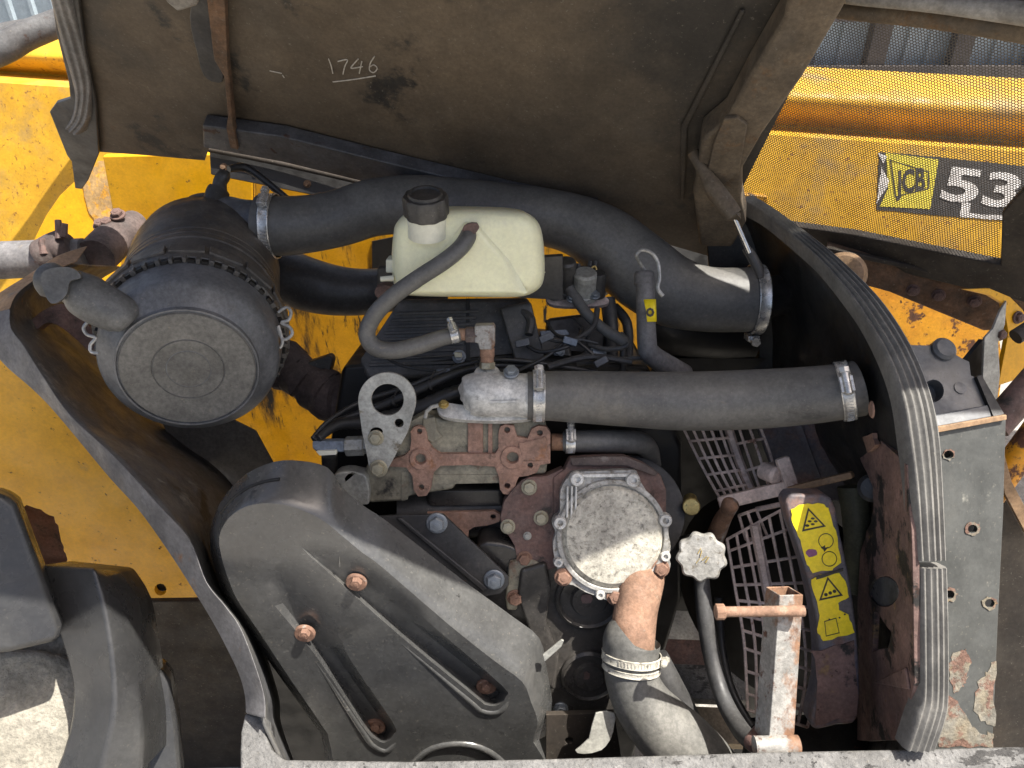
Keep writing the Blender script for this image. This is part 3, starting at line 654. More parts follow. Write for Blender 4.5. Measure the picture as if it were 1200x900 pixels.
b = MB(); b.prism(pw, [(826, 262), (866, 240), (905, 290), (960, 500), (1005, 640), (1020, 900), (862, 900), (845, 640), (838, 420), (890, 420), (890, 402), (838, 400)], -.02, 0); obj('back_wall', b, m_wall, root=root, bevel=.003)
# rusted support with torn edge on the bulkhead
psu = plane3(P(1052, 520, 1.0), P(992, 640, 1.27), P(1065, 850, 1.0))
b = MB(); b.prism(psu, jag([(982, 502), (1000, 498), (1030, 515), (1062, 545), (1070, 660), (1072, 800), (1056, 868), (1004, 868), (1006, 780), (1004, 700), (1008, 650), (1016, 622), (1024, 596), (1022, 570), (1012, 548), (1004, 528), (990, 515)], .9, 3), .004, .012, holes=[circ(1036, 693, 17, 18, 20), jag([(1024, 716), (1032, 722), (1044, 742), (1040, 758), (1022, 764)], 1, 2)]); obj('rusted_support', b, m_cowl_rust, root=root, bevel=.001)
b = MB(); b.prism(psu, circ(1036, 693, 16.5, 17.5, 28), .002, .009); obj('rubber_plug', b, m_box, root=root, bevel=.002)
b = MB(); b.prism(psu, [(1022, 800), (1060, 782), (1064, 808)], .012, .016); obj('web_plate', b, m_cowl_rust, root=root, bevel=.002)
b = MB(); b.prism(psu, jag([(1010, 512), (1022, 508), (1026, 522), (1016, 530)], 1, 2), .014, .02); obj('rust_flake', b, m_rust, root=root)
b = MB(); b.lathe(psu.at(1022, 480, .03), psu.n, [(.012, 0), (.01, .002)], 10); obj('rust_spot', b, m_rust, root=root)
p, r_ = tpx([(1000, 570, 1.16, 18), (1003, 600, 1.16, 16), (1004, 640, 1.17, 14), (1002, 690, 1.2, 12)]); tag(obj('olive_hose', MB().tube(p, r_, 16), m_olive), 'short olive green hose between the fan cowl and rusted support', 'hose')
b = MB(); b.lathe(P(1022, 572, 1.1), (CAM-P(1022, 572, 1.1)), [(.02, -.02), (.02, 0), (.015, .006), (.004, .007)], 22); tag(obj('rubber_bung', b, m_rubber_d), 'round black rubber bung above the rusted support', 'bung')
# galvanised side plate
psp = plane3(P(1100, 505, .965), P(1178, 492, .985), P(1100, 880, 1.0))
root = thing('side_plate', psp.at(1135, 870), 'grey galvanised side plate with rust at its foot, right of the seal', 'plate')
b = MB(); b.prism(psp, [(1060, 511), (1100, 504), (1179, 490), (1176, 600), (1170, 720), (1162, 900), (1060, 900)], -.006, 0, holes=[circ(1112, 533, 5.5, 4.5), circ(1140, 620, 5.5, 4.5), circ(1113, 697, 5.5, 5), circ(1160, 707, 6, 5.5)]); obj('sheet', b, m_galv, root=root, bevel=.001)
b = MB(); b.prism(psp, [(1060, 509), (1100, 500), (1180, 486), (1180, 492), (1100, 507), (1060, 515)], .0005, .006); obj('top_lip', b, m_frame_tan, root=root, bevel=.001)
for px_ in ([(1112, 778), (1120, 764), (1132, 760), (1139, 772), (1134, 792), (1128, 806), (1116, 812)], [(1146, 800), (1156, 788), (1166, 776), (1165, 850), (1154, 846), (1142, 832)], [(1100, 818), (1112, 814), (1126, 826), (1140, 850), (1150, 860), (1164, 858), (1162, 876), (1100, 876)]):
    b = MB(); b.prism(psp, jag(px_, 2.6, 5), .0003, .0007); obj('corroded_patch', b, m_galv_rust, root=root)
for x, y in ((1140, 620), (1113, 697), (1160, 707), (1112, 533)):
    rp = 9 if x != 1112 else 7.5
    b = MB(); b.prism(psp, jag(circ(x, y, rp, rp*.9, 10), 1.3, 2), .0006, .0014, holes=[circ(x, y, 5.8, 5.2)]); obj('rust_ring', b, m_galv_rust, root=root)
b = MB(); b.prism(psp, [(1070, 520), (1170, 505), (1160, 880), (1070, 880)], -.05, -.03); obj('inner_skin', b, m_pit, root=root)
# black plastic box on top
root = thing('plastic_box', P(1110, 480, 1.03), 'dark grey moulded plastic box sitting on the galvanised side plate', 'box')
ptop = plane(1110, 450, 1.0, 55, 5)
b = MB(); b.prism(ptop, [(1060, 404), (1101, 405), (1128, 420), (1136, 424), (1138, 440), (1150, 444), (1163, 482), (1100, 494), (1060, 498)], -.06, 0, holes=[circ(1094, 458, 12, 13, 20)], hole_depth=.018); obj('moulding', b, m_box, root=root, bevel=.004, segs=3)
b = MB(); b.prism(ptop, [(1060, 490), (1100, 484), (1163, 473), (1165, 490), (1100, 502), (1060, 508)], -.012, .004); obj('front_lip', b, m_box, root=root, bevel=.004, segs=3)
b = MB(); b.lathe(ptop.at(1105, 410, 0), ptop.n, [(.016, -.02), (.016, .004), (.012, .008), (.003, .009)], 22); obj('knob', b, m_box, root=root)
b = MB(); b.lathe(ptop.at(1125, 455, 0), ptop.n, [(.008, -.004), (.008, .0015), (.002, .002)], 18); obj('boss', b, m_box, root=root)
b = MB(); b.prism(ptop, [(1144, 440), (1150, 438), (1178, 486), (1166, 492)], -.02, .006); obj('side_strip', b, m_pit, root=root, bevel=.002)
b = MB(); b.lathe(P(988, 322, 1.22), ray(992, 315)*-1, [(.034, -.03), (.036, 0), (.03, .012), (.01, .016)], 28); tag(obj('round_cap', b, m_frame_tan), 'tan round cap peeping over the top of the rubber seal', 'cap')
# =================================================================== LEFT FRAME, RAIL, TYRE
FO = [(103, 288, 90, 307, 1.2), (67, 300, 62, 318, 1.17), (30, 324, 38, 330, 1.14), (-4, 346, 19, 346, 1.11), (-24, 370, 12, 362, 1.09), (-14, 402, 13, 384, 1.07), (6, 428, 28, 405, 1.06), (38, 456, 50, 440, 1.045), (67, 486, 82, 486, 1.03), (127, 558, 134, 535, 1.005), (163, 598, 187, 593, .985), (200, 650, 222, 632, .975), (230, 697, 242, 682, .965), (250, 730, 264, 710, .96), (267, 762, 282, 736, .955), (280, 790, 300, 782, .95), (287, 815, 310, 817, .95), (288, 836, 311, 842, .945)]
root = thing('bay_frame', P(200, 700, .97), 'scuffed grey steel edge frame curving down the left side of the engine bay', 'frame')
def ribbon(name, lst, mat, root, th=.012, n=5, bev=.002):
    q = cr(lst, n); b = MB(); rows = []
    for i, a in enumerate(q):
        o_, i_ = P(a[0], a[1], a[4]+.028), P(a[2], a[3], a[4]); nn = (CAM-o_).normalized()
        rows.append([o_, i_, i_-nn*th, o_-nn*th])
    g = b.loft(rows, closed_v=True); b.cap([g[0]]); b.cap([g[-1]])
    return obj(name, b, mat, root=root, bevel=bev)
ribbon('upper_edge', FO[:5], m_frame_tan, root)
ribbon('edge', FO[4:], m_frame, root)
# inner return of the frame going back into the bay
FI_old = [(90, 307, 1.2, 140, 312, 1.5), (38, 332, 1.14, 110, 330, 1.48), (14, 362, 1.1, 92, 352, 1.46), (28, 405, 1.07, 130, 420, 1.44), (50, 440, 1.055, 170, 470, 1.42), (82, 486, 1.04, 215, 520, 1.4), (134, 535, 1.015, 262, 560, 1.38), (187, 593, .995, 285, 600, 1.36), (222, 632, .985, 300, 640, 1.35), (264, 710, .97, 330, 720, 1.34), (300, 782, .96, 370, 790, 1.33), (312, 842, .955, 400, 860, 1.33), (335, 892, .955, 420, 930, 1.33)]
backs = [(140, 312, 1.5), (125, 320, 1.5), (110, 330, 1.48), (98, 340, 1.47), (92, 352, 1.46), (100, 385, 1.45), (130, 420, 1.44), (170, 470, 1.42), (215, 520, 1.4), (262, 560, 1.38), (285, 600, 1.36), (262, 640, 1.35), (266, 690, 1.34), (282, 716, 1.34), (299, 742, 1.34), (315, 786, 1.33), (325, 822, 1.33), (327, 850, 1.33)]
FI = [(a[2]-5, a[3]+2, a[4]+.014, *k) for a, k in zip(FO, backs)]+[(328, 893, .97, 346, 905, 1.33)]
b = MB(); q = cr(FI, 4); rows = []
for a in q:
    s_, e = P(a[0], a[1], a[2]+.004), P(a[3], a[4], a[5]); rows.append([s_+(e-s_)*t for t in (0, .08, .25, .5, 1)])
b.loft(rows); obj('inner_wall', b, m_frame_in, root=root, solid=.004, sharp=60)
pi_ = plane(260, 560, 1.4, 20, 10)
b = MB(); b.prism(pi_, [(185, 480), (230, 470), (300, 505), (330, 560), (300, 760), (262, 740), (252, 640), (215, 570)], -.006, 0); obj('dusty_web', b, m_frame_brown, root=root, bevel=.002)
b = MB(); b.prism(plane(350, 780, 1.36, 10, 0), [(250, 640), (330, 630), (480, 880), (480, 960), (300, 960), (290, 780)], -.01, 0); obj('dark_gap_backing', b, m_pit, root=root)  # black sheet standing in for the shade in the gap beside the guard
# brown bracket inside the frame
pbk = plane(70, 380, 1.2, 30, 20)
b = MB(); b.prism(pbk, cr([(20, 398), (40, 372), (58, 360), (74, 356), (92, 366), (116, 400), (112, 418), (92, 400), (72, 384), (56, 378), (42, 388), (28, 402)], 3, True), -.03, 0); obj('bent_bracket', b, m_rust_dk, root=root, bevel=.003)
# bottom rail with peeling paint, joined up to the frame foot
root = thing('sill_rail', P(740, 890, .94), 'peeling pale sill rail running along the bottom of the engine bay', 'rail')
prl = plane3(P(300, 892, .95), P(1200, 876, .95), P(600, 905, .93))
prl = Plane(prl.o, Vector((0, -.35, 1)))
b = MB(); b.prism(prl, [(282, 960), (281, 880), (282, 858), (287, 835), (311, 838), (312, 862), (318, 878), (333, 890), (480, 892), (640, 889), (900, 881), (1100, 877), (1330, 871), (1330, 980)], -.05, 0); obj('top_face', b, m_peel, root=root, bevel=.004, segs=3)
a_, c_ = prl.at(282, 959, -.052), prl.at(1330, 979, -.052); dz = Vector((0, .05, -.55)); ty = Vector((0, .012, 0))
b = MB(); r0 = b.ring([a_, c_, c_+dz, a_+dz]); r1 = b.ring([a_+ty, c_+ty, c_+dz+ty, a_+dz+ty]); b.skin(r0, r1); b.cap([r0]); b.cap([r1]); obj('front_apron', b, m_chassis, root=root, bevel=.002)

# tyre: carcass, lugs and the dried mud in the grooves
root = thing('tyre', P(60, 900, 1.05), 'large chunky tyre tread with dried mud at lower left', 'tyre')
# tread surface rises from the lower right over to the left; lugs stand on it
ptr = plane3(P(0, 820, 1.06), P(150, 820, 1.1), P(60, 900, 1.02))
ptr = Plane(P(60, 830, 1.12), Vector((.28, -.62, .74)))
b = MB(); b.prism(ptr, cr([(-160, 680), (0, 700), (90, 720), (130, 760), (165, 830), (190, 900), (200, 1000), (-160, 1000)], 3, True), -.12, 0); obj('carcass', b, m_tyre_dirt, root=root, bevel=.02, segs=4)
def lug(front, back, h0, h1, name='tread_lug', mat=m_tyre, bev=.008):
    b = MB(); b.prism(ptr, front, h0, h1, back=back); return obj(name, b, mat, root=root, bevel=bev, segs=3)
b = MB(); plg = plane(20, 680, .98, 30, 35)
b.prism(plg, [(-120, 570), (4, 578), (20, 590), (44, 655), (73, 733), (70, 752), (10, 766), (-120, 776)], -.09, 0); obj('tread_lug', b, m_tyre, root=root, bevel=.01, segs=3)
plg = plane(90, 760, 1.0, 42, 12)
Ll, Rl, Ql = [(46, 662), (62, 720), (84, 800), (80, 860), (56, 925)], [(111, 666), (124, 720), (133, 790), (131, 845), (112, 920)], [(122, 672), (146, 712), (158, 780), (168, 850), (167, 905)]
rows = [[plg.at(*l, -.05)-plg.n*.1, plg.at(*l, -.045), plg.at(*r_, 0), plg.at(*q_, -.03), plg.at(*q_, -.03)-plg.n*.12] for l, r_, q_ in zip(cr(Ll, 3), cr(Rl, 3), cr(Ql, 3))]
b = MB(); g = b.loft(rows); b.cap([g[0]]); b.cap([g[-1]]); obj('tread_lug', b, m_tyre, root=root, bevel=.006, segs=4)
b = MB(); plg3 = plane(185, 850, 1.12, 35, 25)
b.prism(plg3, [(160, 784), (190, 784), (200, 798), (208, 850), (214, 920), (176, 930), (168, 850)], -.07, 0); obj('tread_lug', b, m_tyre, root=root, bevel=.008, segs=3)
b = MB(); b.prism(ptr, cr([(-150, 770), (0, 762), (70, 768), (120, 800), (128, 850), (100, 920), (-150, 960)], 3, True), .004, .03); obj('mud_cake', b, m_tyre_dirt, root=root, bevel=.012, segs=4)

# =================================================================== EXHAUST PIPE, upper left
root = thing('exhaust_pipe', P(60, 300, 1.5), 'grey pipe with a rusty clamp behind the left bay frame', 'pipe')
p, r_ = tpx([(-60, 306, 1.5, 22), (0, 305, 1.5, 22), (50, 302, 1.5, 21), (100, 296, 1.5, 17)]); obj('tube', MB().tube(p, r_, 22), m_frame, root=root)
p, r_ = tpx([(50, 304, 1.48, 20), (56, 300, 1.48, 22), (66, 292, 1.48, 20), (76, 290, 1.48, 21), (84, 288, 1.48, 14)], 3); obj('pipe_clamp', MB().tube(p, r_, 16), m_exh, root=root)
for a, c in (((52, 298), (49, 280)), ((70, 280), (68, 258)), ((74, 278), (76, 262))):
    obj('clamp_bolt', MB().tube([P(*a, 1.45), P(*c, 1.45)], [.008, .006], 8), m_rust_dk, root=root)
p, r_ = tpx([(158, 262, 1.62, 16), (144, 272, 1.58, 19), (128, 286, 1.55, 22), (112, 302, 1.5, 22)], 4); obj('elbow', MB().tube(p, r_, 18), m_exh, root=root)
for x, y in ((118, 264), (126, 262), (138, 252)): bolt(root, P(x, y, 1.55), Vector((0, -.4, 1)), .012, m_rust_dk)

# =================================================================== AIR FILTER
root = thing('air_filter', P(222, 500, 1.05), 'round dusty black air filter canister with concentric end cap', 'air filter')
fc = P(221, 433, 1.02); fax = Vector((-.25, .967, .0)).normalized()     # axis pointing away, into the bay
def fl(name, prof, mat, seg=72, **k):
    b = MB(); b.lathe(fc, fax, prof, seg); return obj(name, b, mat, root=root, **k)
fl('end_cap', [(.0855, .001), (.089, .004), (.11, .022), (.1145, .028), (.1165, .036), (.1185, .06), (.121, .082)], m_filter, sharp=50)
fl('end_face', [(.001, -.0005), (.0025, -.001), (.006, 0), (.0265, .0005), (.0275, .0022), (.0285, .0005), (.0435, -.0005), (.0447, .0016), (.046, -.0005), (.081, -.0025), (.0835, -.002), (.085, .0015), (.0865, .003)], m_filter_face)
b = MB(); b.lathe(fc, fax, [(.086, .0035), (.0872, -.001), (.0892, -.001), (.0905, .006)], 72); obj('face_rim', b, m_filter, root=root)
fl('locking_ring', [(.122, .082), (.126, .084), (.1275, .092), (.1275, .115), (.126, .122), (.12, .124)], m_filter_side, sharp=30)
N0 = fax.orthogonal().normalized(); B0 = fax.cross(N0)
b = MB()
for k in range(46):
    a = 2*math.pi*k/46; dr = N0*math.cos(a)+B0*math.sin(a); tt = fax.cross(dr)
    if random.random() > .12: b.box(fc+fax*(.079+random.uniform(-.002, .002))+dr*.1238, fax, tt, dr, random.uniform(.009, .014), random.uniform(.005, .008), .0075)
obj('ring_teeth', b, m_filter_side, root=root, bevel=.001)['kind'] = 'stuff'
b = MB()
for k in range(46):
    a = 2*math.pi*(k+.5)/46; dr = N0*math.cos(a)+B0*math.sin(a); tt = fax.cross(dr)
    b.box(fc+fax*.08+dr*.1215, fax, tt, dr, .012, .0085, .006)
obj('ring_gaps', b, m_pit, root=root)['kind'] = 'stuff'
for k in range(16):
    a = 2*math.pi*(k+.3)/16; dr = N0*math.cos(a)+B0*math.sin(a); tt = fax.cross(dr)
    b = MB(); b.box(fc+fax*.103+dr*.1283, fax, tt, dr, .02, .0455, .004); obj('ring_segment', b, m_filter_side, root=root, bevel=.001)
fl('body', [(.118, .124), (.1185, .16), (.1165, .162), (.1165, .175), (.1185, .177), (.1165, .195), (.1175, .197), (.116, .215), (.117, .217), (.116, .235), (.117, .24), (.1175, .325), (.113, .365), (.098, .392), (.066, .405), (.01, .41)], m_filter_side, sharp=28)
# label patch, dust valve, wire clips, outlet, restriction indicator
p, r_ = tpx([(150, 374, .98, 19), (143, 369, .975, 23), (128, 362, .97, 25), (112, 354, .965, 26), (99, 345, .96, 26), (88, 338, .957, 22), (76, 334, .955, 19), (66, 331, .95, 20), (56, 327, .945, 21), (53, 326, .945, 16)], 4)
b = MB(); b.tube(p, r_, 24); obj('dust_valve', b, m_valve, root=root, sharp=70)
pv = plane(72, 332, .925, 25, 20)
b = MB(); b.prism(pv, cr([(48, 330), (50, 319), (62, 314), (80, 313), (92, 319), (94, 326), (82, 330), (78, 345), (64, 356), (55, 350)], 4, True), -.012, 0); obj('valve_lip', b, m_valve, root=root, bevel=.004, segs=3)
p, r_ = tpx([(104, 376, .98, 2), (98, 384, .98, 2), (102, 392, .98, 2), (112, 396, .98, 2), (106, 404, .98, 2), (107, 412, .98, 2), (116, 414, .98, 2)], 5); obj('wire_clip', MB().tube(p, r_, 8), m_wire, root=root)
p, r_ = tpx([(326, 366, 1.08, 2), (336, 360, 1.08, 2), (341, 366, 1.08, 2), (338, 375, 1.08, 2), (330, 378, 1.08, 2), (340, 384, 1.08, 2), (342, 392, 1.08, 2), (334, 398, 1.08, 2), (328, 392, 1.08, 2), (326, 382, 1.08, 2), (331, 400, 1.08, 2), (328, 408, 1.08, 2)], 5); obj('wire_clip', MB().tube(p, r_, 8), m_wire, root=root)
p, r_ = tpx([(232, 272, 1.3, 34), (262, 262, 1.29, 32), (285, 262, 1.28, 28), (318, 264, 1.27, 28)], 5); obj('outlet', MB().tube(p, r_, 28), m_filter, root=root)
p, r_ = tpx([(250, 240, 1.27, 13), (256, 224, 1.28, 13), (257, 222, 1.28, 9), (258, 213, 1.28, 8), (262, 206, 1.28, 8), (264, 200, 1.28, 5)], 3); obj('indicator', MB().tube(p, r_, 16), m_cap, root=root, sharp=50)
b = MB(); b.lathe(P(242, 235, 1.28), Vector((.1, 0, 1)), [(.03, -.02), (.03, .003), (.02, .006)], 20); obj('boss', b, m_filter, root=root)
b = MB(); b.prism(plane(250, 300, 1.1, 20, 0), [(206, 508), (214, 508), (206, 516)], -.004, 0)
p, r_ = tpx([(268, 198, 1.3, 4), (285, 196, 1.32, 5), (300, 204, 1.33, 4.5), (318, 218, 1.34, 4.5), (345, 240, 1.36, 4.5), (380, 262, 1.38, 4.5)], 5)
tag(obj('vacuum_hose', MB().tube(p, r_, 10), m_cable), 'thin black hose leaving the indicator on top of the air filter', 'hose')

# =================================================================== INTAKE HOSES
root = thing('intake_hose', P(600, 260, 1.3), 'long thick black intake hose arching over the engine behind the tank', 'hose')
p, r_ = tpx([(304, 264, 1.27, 35), (330, 265, 1.27, 34.5), (365, 262, 1.28, 33), (400, 255, 1.29, 32.5), (440, 243, 1.3, 33), (490, 240, 1.31, 34), (560, 245, 1.31, 33), (630, 253, 1.31, 33), (675, 264, 1.31, 35), (710, 283, 1.31, 40), (745, 313, 1.31, 44), (785, 340, 1.31, 42), (830, 351, 1.31, 38), (892, 351, 1.31, 38)], 8)
obj('hose', MB().tube(p, r_, 36), m_rubber, root=root)
c0, ax0 = P(319, 265, 1.27), P(340, 265, 1.27)-P(300, 264, 1.27)
clamp(root, c0, ax0, 37*1.27/FOC, .017, Vector((0, -.45, 1)))
clamp(root, P(885, 351, 1.31), P(895, 351, 1.31)-P(860, 351, 1.31), 40*1.31/FOC, .02, Vector((0, -.3, -1)))
p, r_ = tpx([(880, 351, 1.31, 26), (910, 346, 1.33, 24), (950, 340, 1.33, 22)], 3); obj('stub_pipe', MB().tube(p, r_, 22), m_wall, root=root)
p, r_ = tpx([(296, 306, 1.42, 30), (330, 322, 1.42, 32), (370, 336, 1.42, 31), (410, 342, 1.43, 28), (450, 340, 1.44, 26), (520, 330, 1.46, 26)], 6)
root2 = thing('lower_intake_hose', P(380, 360, 1.42), 'shorter black hose below the long intake hose, left of the tank', 'hose')
obj('hose', MB().tube(p, r_, 28), m_rubber_d, root=root2)
bolt(root2, P(398, 325, 1.395), Vector((0, -.8, .6)), .005, m_bolt_blue)
p, r_ = tpx([(690, 330, 1.45, 26), (712, 322, 1.43, 18), (700, 305, 1.45, 20), (690, 300, 1.46, 20)], 5)
tag(obj('breather_hose', MB().tube(p, r_, 20), m_rubber), 'stubby black breather hose curling behind the fuel lift pump', 'hose')
p, r_ = tpx([(760, 372, 1.45, 30), (790, 384, 1.45, 32), (830, 392, 1.46, 30), (880, 396, 1.47, 28)], 5)
tag(obj('lower_duct', MB().tube(p, r_, 22), m_pit), 'sooty duct in the gap under the right end of the intake hose', 'duct')

# =================================================================== EXPANSION TANK
root = thing('expansion_tank', P(550, 350, 1.15), 'translucent cream plastic expansion tank with black screw cap', 'coolant tank')
pt = plane(550, 300, 1.1, 12, 0)
b = MB()
F1 = [(464, 262), (476, 250), (498, 245), (545, 244), (600, 246), (622, 252), (634, 268), (638, 300), (637, 328), (628, 341), (606, 348), (550, 348), (490, 347), (467, 342), (460, 325), (459, 298), (461, 275)]
F1 = cr(F1, 4, True); cx, cy = 550, 298
def sc_(pts, k, dy=0): return [(cx+(x-cx)*k, cy+(y-cy)*k+dy) for x, y in pts]
rings = [b.ring([pt.at(x, y, h) for x, y in sc_(F1, k, dy)]) for k, h, dy in ((.72, -.105, -10), (.86, -.1, -8), (.93, -.08, -6), (.97, -.04, -2), (1, -.005, 0), (.985, .018, 0), (.94, .032, 0), (.84, .04, 0), (.6, .043, 0), (.3, .044, 0))]
for i in range(len(rings)-1): b.skin(rings[i], rings[i+1])
b.cap([rings[0]]); b.cap([rings[-1]])
tank = obj('tank', b, m_tank, root=root, sharp=70)
# raised delta between two valleys on the face, seam line
b = MB(); b.prism(pt, [(546, 264), (556, 266), (590, 306), (606, 342), (488, 342), (500, 322), (524, 296)], .04, .05, back=[(544, 258), (560, 260), (600, 304), (622, 346), (474, 346), (486, 320), (516, 290)]); obj('face_panel', b, m_tank, root=root, bevel=.004, segs=4)
for pts in ([(460, 316, 0), (466, 317, .02), (478, 317, .036), (494, 315, .0425)], [(600, 318, .0425), (622, 319, .0365), (633, 319, .02), (638, 319, 0)]):
    q = [pt.at(x, y, h) for x, y, h in cr(pts, 4)]
    obj('seam', MB().tube(q, .0013, 8), m_tank, root=root)
na = Vector((0, -.12, 1)).normalized(); nb_ = P(501, 265, 1.05)
b = MB(); b.lathe(nb_, na, [(.0285, -.012), (.0275, -.004), (.0268, -.002), (.0268, .022)], 36); obj('neck', b, m_white, root=root)
b = MB(); b.lathe(nb_+na*.0165, na, [(.0285, 0), (.03, .002), (.03, .026), (.0285, .029)], 60, lobes=10, amp=.03)
cp = obj('cap', b, m_cap, root=root, bevel=.001)
b = MB(); b.lathe(nb_+na*.0455, na, [(.024, -.001), (.0225, .004), (.019, .004), (.018, .001), (.01, .0012), (.001, .0012)], 36); obj('cap_rim', b, m_cap, parent=cp)
b = MB(); b.prism(pt, [(452, 304), (462, 304), (462, 320), (452, 320)], -.02, .01); obj('side_lug', b, m_white, root=root, bevel=.002)
p, r_ = tpx([(446, 327, 1.09, 3), (462, 326, 1.09, 3.5)], 2); obj('side_spout', MB().tube(p, r_, 12), m_white, root=root)
b = MB(); b.prism(plane(550, 340, 1.2, 0, 0), [(442, 315), (660, 300), (660, 352), (442, 340)], -.01, 0); obj('mounting_bracket', b, m_black, root=root, bevel=.002)
b = MB(); b.prism(plane(450, 348, 1.12, 10, 0), cr([(440, 338), (452, 334), (464, 340), (468, 350), (450, 352), (440, 347)], 3, True), -.02, 0); obj('bracket_foot', b, m_rust_dk, root=root, bevel=.003)

root = thing('overflow_hose', P(440, 400, 1.1), 'thin grey overflow hose looping from the cream tank to the elbow', 'hose')
p, r_ = tpx([(551, 266, 1.055, 9), (548, 278, 1.04, 10), (538, 292, 1.035, 10), (518, 308, 1.035, 10), (490, 326, 1.04, 10), (462, 346, 1.045, 10), (440, 368, 1.055, 10), (430, 390, 1.065, 10), (438, 406, 1.07, 10), (460, 411, 1.075, 10), (490, 405, 1.08, 10), (515, 397, 1.085, 9.5), (538, 391, 1.09, 9.5)], 7)
obj('hose', MB().tube(p, r_, 18), m_rubber, root=root)
clamp(root, P(531, 392, 1.088), P(538, 391, 1.09)-P(515, 397, 1.085), 10.5*1.09/FOC, .011, Vector((0, -.5, 1)))
b = MB(); b.prism(pt, jag(cr([(542, 268), (548, 262), (558, 262), (562, 268), (556, 274), (544, 276)], 2, True), .8, 1), .048, .056); obj('sealant', b, m_rust_dk, root=root, bevel=.002)
# brass elbow
root = thing('pipe_elbow', P(570, 432, 1.1), 'small rust stained brass elbow fitting above the silver housing', 'pipe fitting')
p, r_ = tpx([(538, 392, 1.09, 7), (546, 392, 1.09, 7)], 1); obj('tail', MB().tube(p, r_, 14), m_rust_pipe, root=root)
b = MB(); c = P(549, 392, 1.09); b.lathe(c, AX_R, [(.0105, -.004), (.0115, -.003), (.0115, .012), (.0105, .013)], 6); obj('nut', b, m_exh, root=root)
pe = plane(568, 395, 1.08, 20, 0)
b = MB(); b.prism(pe, [(556, 382), (578, 381), (580, 384), (580, 405), (577, 410), (562, 410), (560, 402), (556, 402)], -.028, 0); obj('elbow_body', b, m_rust_post, root=root, bevel=.004, segs=3)
b = MB(); c = P(571, 408, 1.095); dn = (P(571, 440, 1.1)-c).normalized(); b.lathe(c, dn, [(.0105, 0), (.0105, .012), (.0095, .013), (.0095, .02)], 18); obj('stem', b, m_rust_pipe, root=root)
b = MB(); c = P(571, 424, 1.1); b.lathe(c, dn, [(.0105, 0), (.0115, .001), (.0115, .009), (.0105, .01)], 6); obj('nut', b, m_bolt, root=root)

# =================================================================== THERMOSTAT HOUSING + RADIATOR HOSE
root = thing('thermostat_housing', P(570, 490, 1.12), 'bright cast aluminium thermostat elbow left of the radiator hose', 'housing')
p, r_ = tpx([(539.5, 464, 1.11, 1), (540, 464, 1.11, 7), (541.5, 463.5, 1.11, 13), (545, 463, 1.11, 19), (550, 462, 1.11, 23.5), (558, 462, 1.11, 26.5), (570, 462, 1.11, 27.5), (600, 463, 1.11, 26), (622, 464, 1.11, 25)], 5); obj('elbow', MB().tube(p, r_, 36), m_alu, root=root, sharp=70)
b = MB(); b.lathe(P(571, 440, 1.105), Vector((0, -.1, 1)), [(.022, -.03), (.021, .0), (.018, .006), (.01, .008)], 24); obj('top_boss', b, m_alu, root=root)
p, r_ = tpx([(590, 463, 1.115, 26), (610, 464, 1.115, 26.5), (624, 464, 1.11, 27), (634, 464, 1.11, 27)], 3); obj('outlet', MB().tube(p, r_, 32), m_alu, root=root, sharp=60)
pth = plane(550, 485, 1.11, 60, 0)
b = MB(); b.prism(pth, cr([(512, 478), (522, 472), (540, 474), (590, 480), (620, 484), (622, 490), (590, 493), (548, 492), (520, 488)], 4, True), -.008, .003); obj('flange', b, m_alu, root=root, bevel=.002)
b = MB(); b.prism(plane(590, 471, 1.078, 25, 0), [(574, 470), (606, 469), (606, 472), (574, 473)], 0, .002); obj('cast_rib', b, m_alu, root=root, bevel=.0005)
bolt(root, P(520, 474, 1.1), Vector((0, -.3, 1)), .006, m_brass); bolt(root, P(599, 436, 1.09), Vector((0, -.3, 1)), .009, m_bolt_blue)
b = MB(); b.tube([P(498, 490, 1.1), P(500, 482, 1.1), P(506, 477, 1.1), P(514, 475, 1.1)], .003, 8); obj('lock_wire', b, m_zinc, root=root)
root = thing('radiator_hose', P(810, 500, 1.14), 'broad straight radiator hose crossing the engine from the silver housing to the right', 'hose')
p, r_ = tpx([(618, 464, 1.11, 28), (622, 464, 1.11, 28.5), (650, 464, 1.11, 29.5), (720, 467, 1.115, 32), (800, 470, 1.12, 34.5), (880, 468, 1.11, 35), (940, 464, 1.085, 34), (985, 459, 1.065, 33), (1006, 455, 1.06, 33)], 6)
obj('hose', MB().tube(p, r_, 40), m_rubber, root=root)
clamp(root, P(631, 464, 1.11), AX_R, 30*1.11/FOC, .017, Vector((0, -.55, 1)))
clamp(root, P(990, 458, 1.065), (P(1004, 455, 1.06)-P(960, 462, 1.075)), 34.5*1.065/FOC, .017, Vector((0, -.75, .8)))
root = thing('bypass_hose', P(710, 520, 1.16), 'short bypass hose with one clamp under the radiator hose', 'hose')
p, r_ = tpx([(646, 518, 1.14, 10), (668, 518, 1.14, 10)], 2); obj('spigot', MB().tube(p, r_, 16), m_rust_post, root=root)
p, r_ = tpx([(660, 517, 1.14, 12), (672, 517, 1.14, 13), (710, 517, 1.15, 13.5), (740, 518, 1.17, 13.5), (752, 520, 1.19, 13), (760, 528, 1.22, 12), (764, 545, 1.25, 11)], 5); obj('hose', MB().tube(p, r_, 20), m_rubber, root=root)
clamp(root, P(668, 517, 1.14), AX_R, 14*1.14/FOC, .014, Vector((0, -.6, 1)))

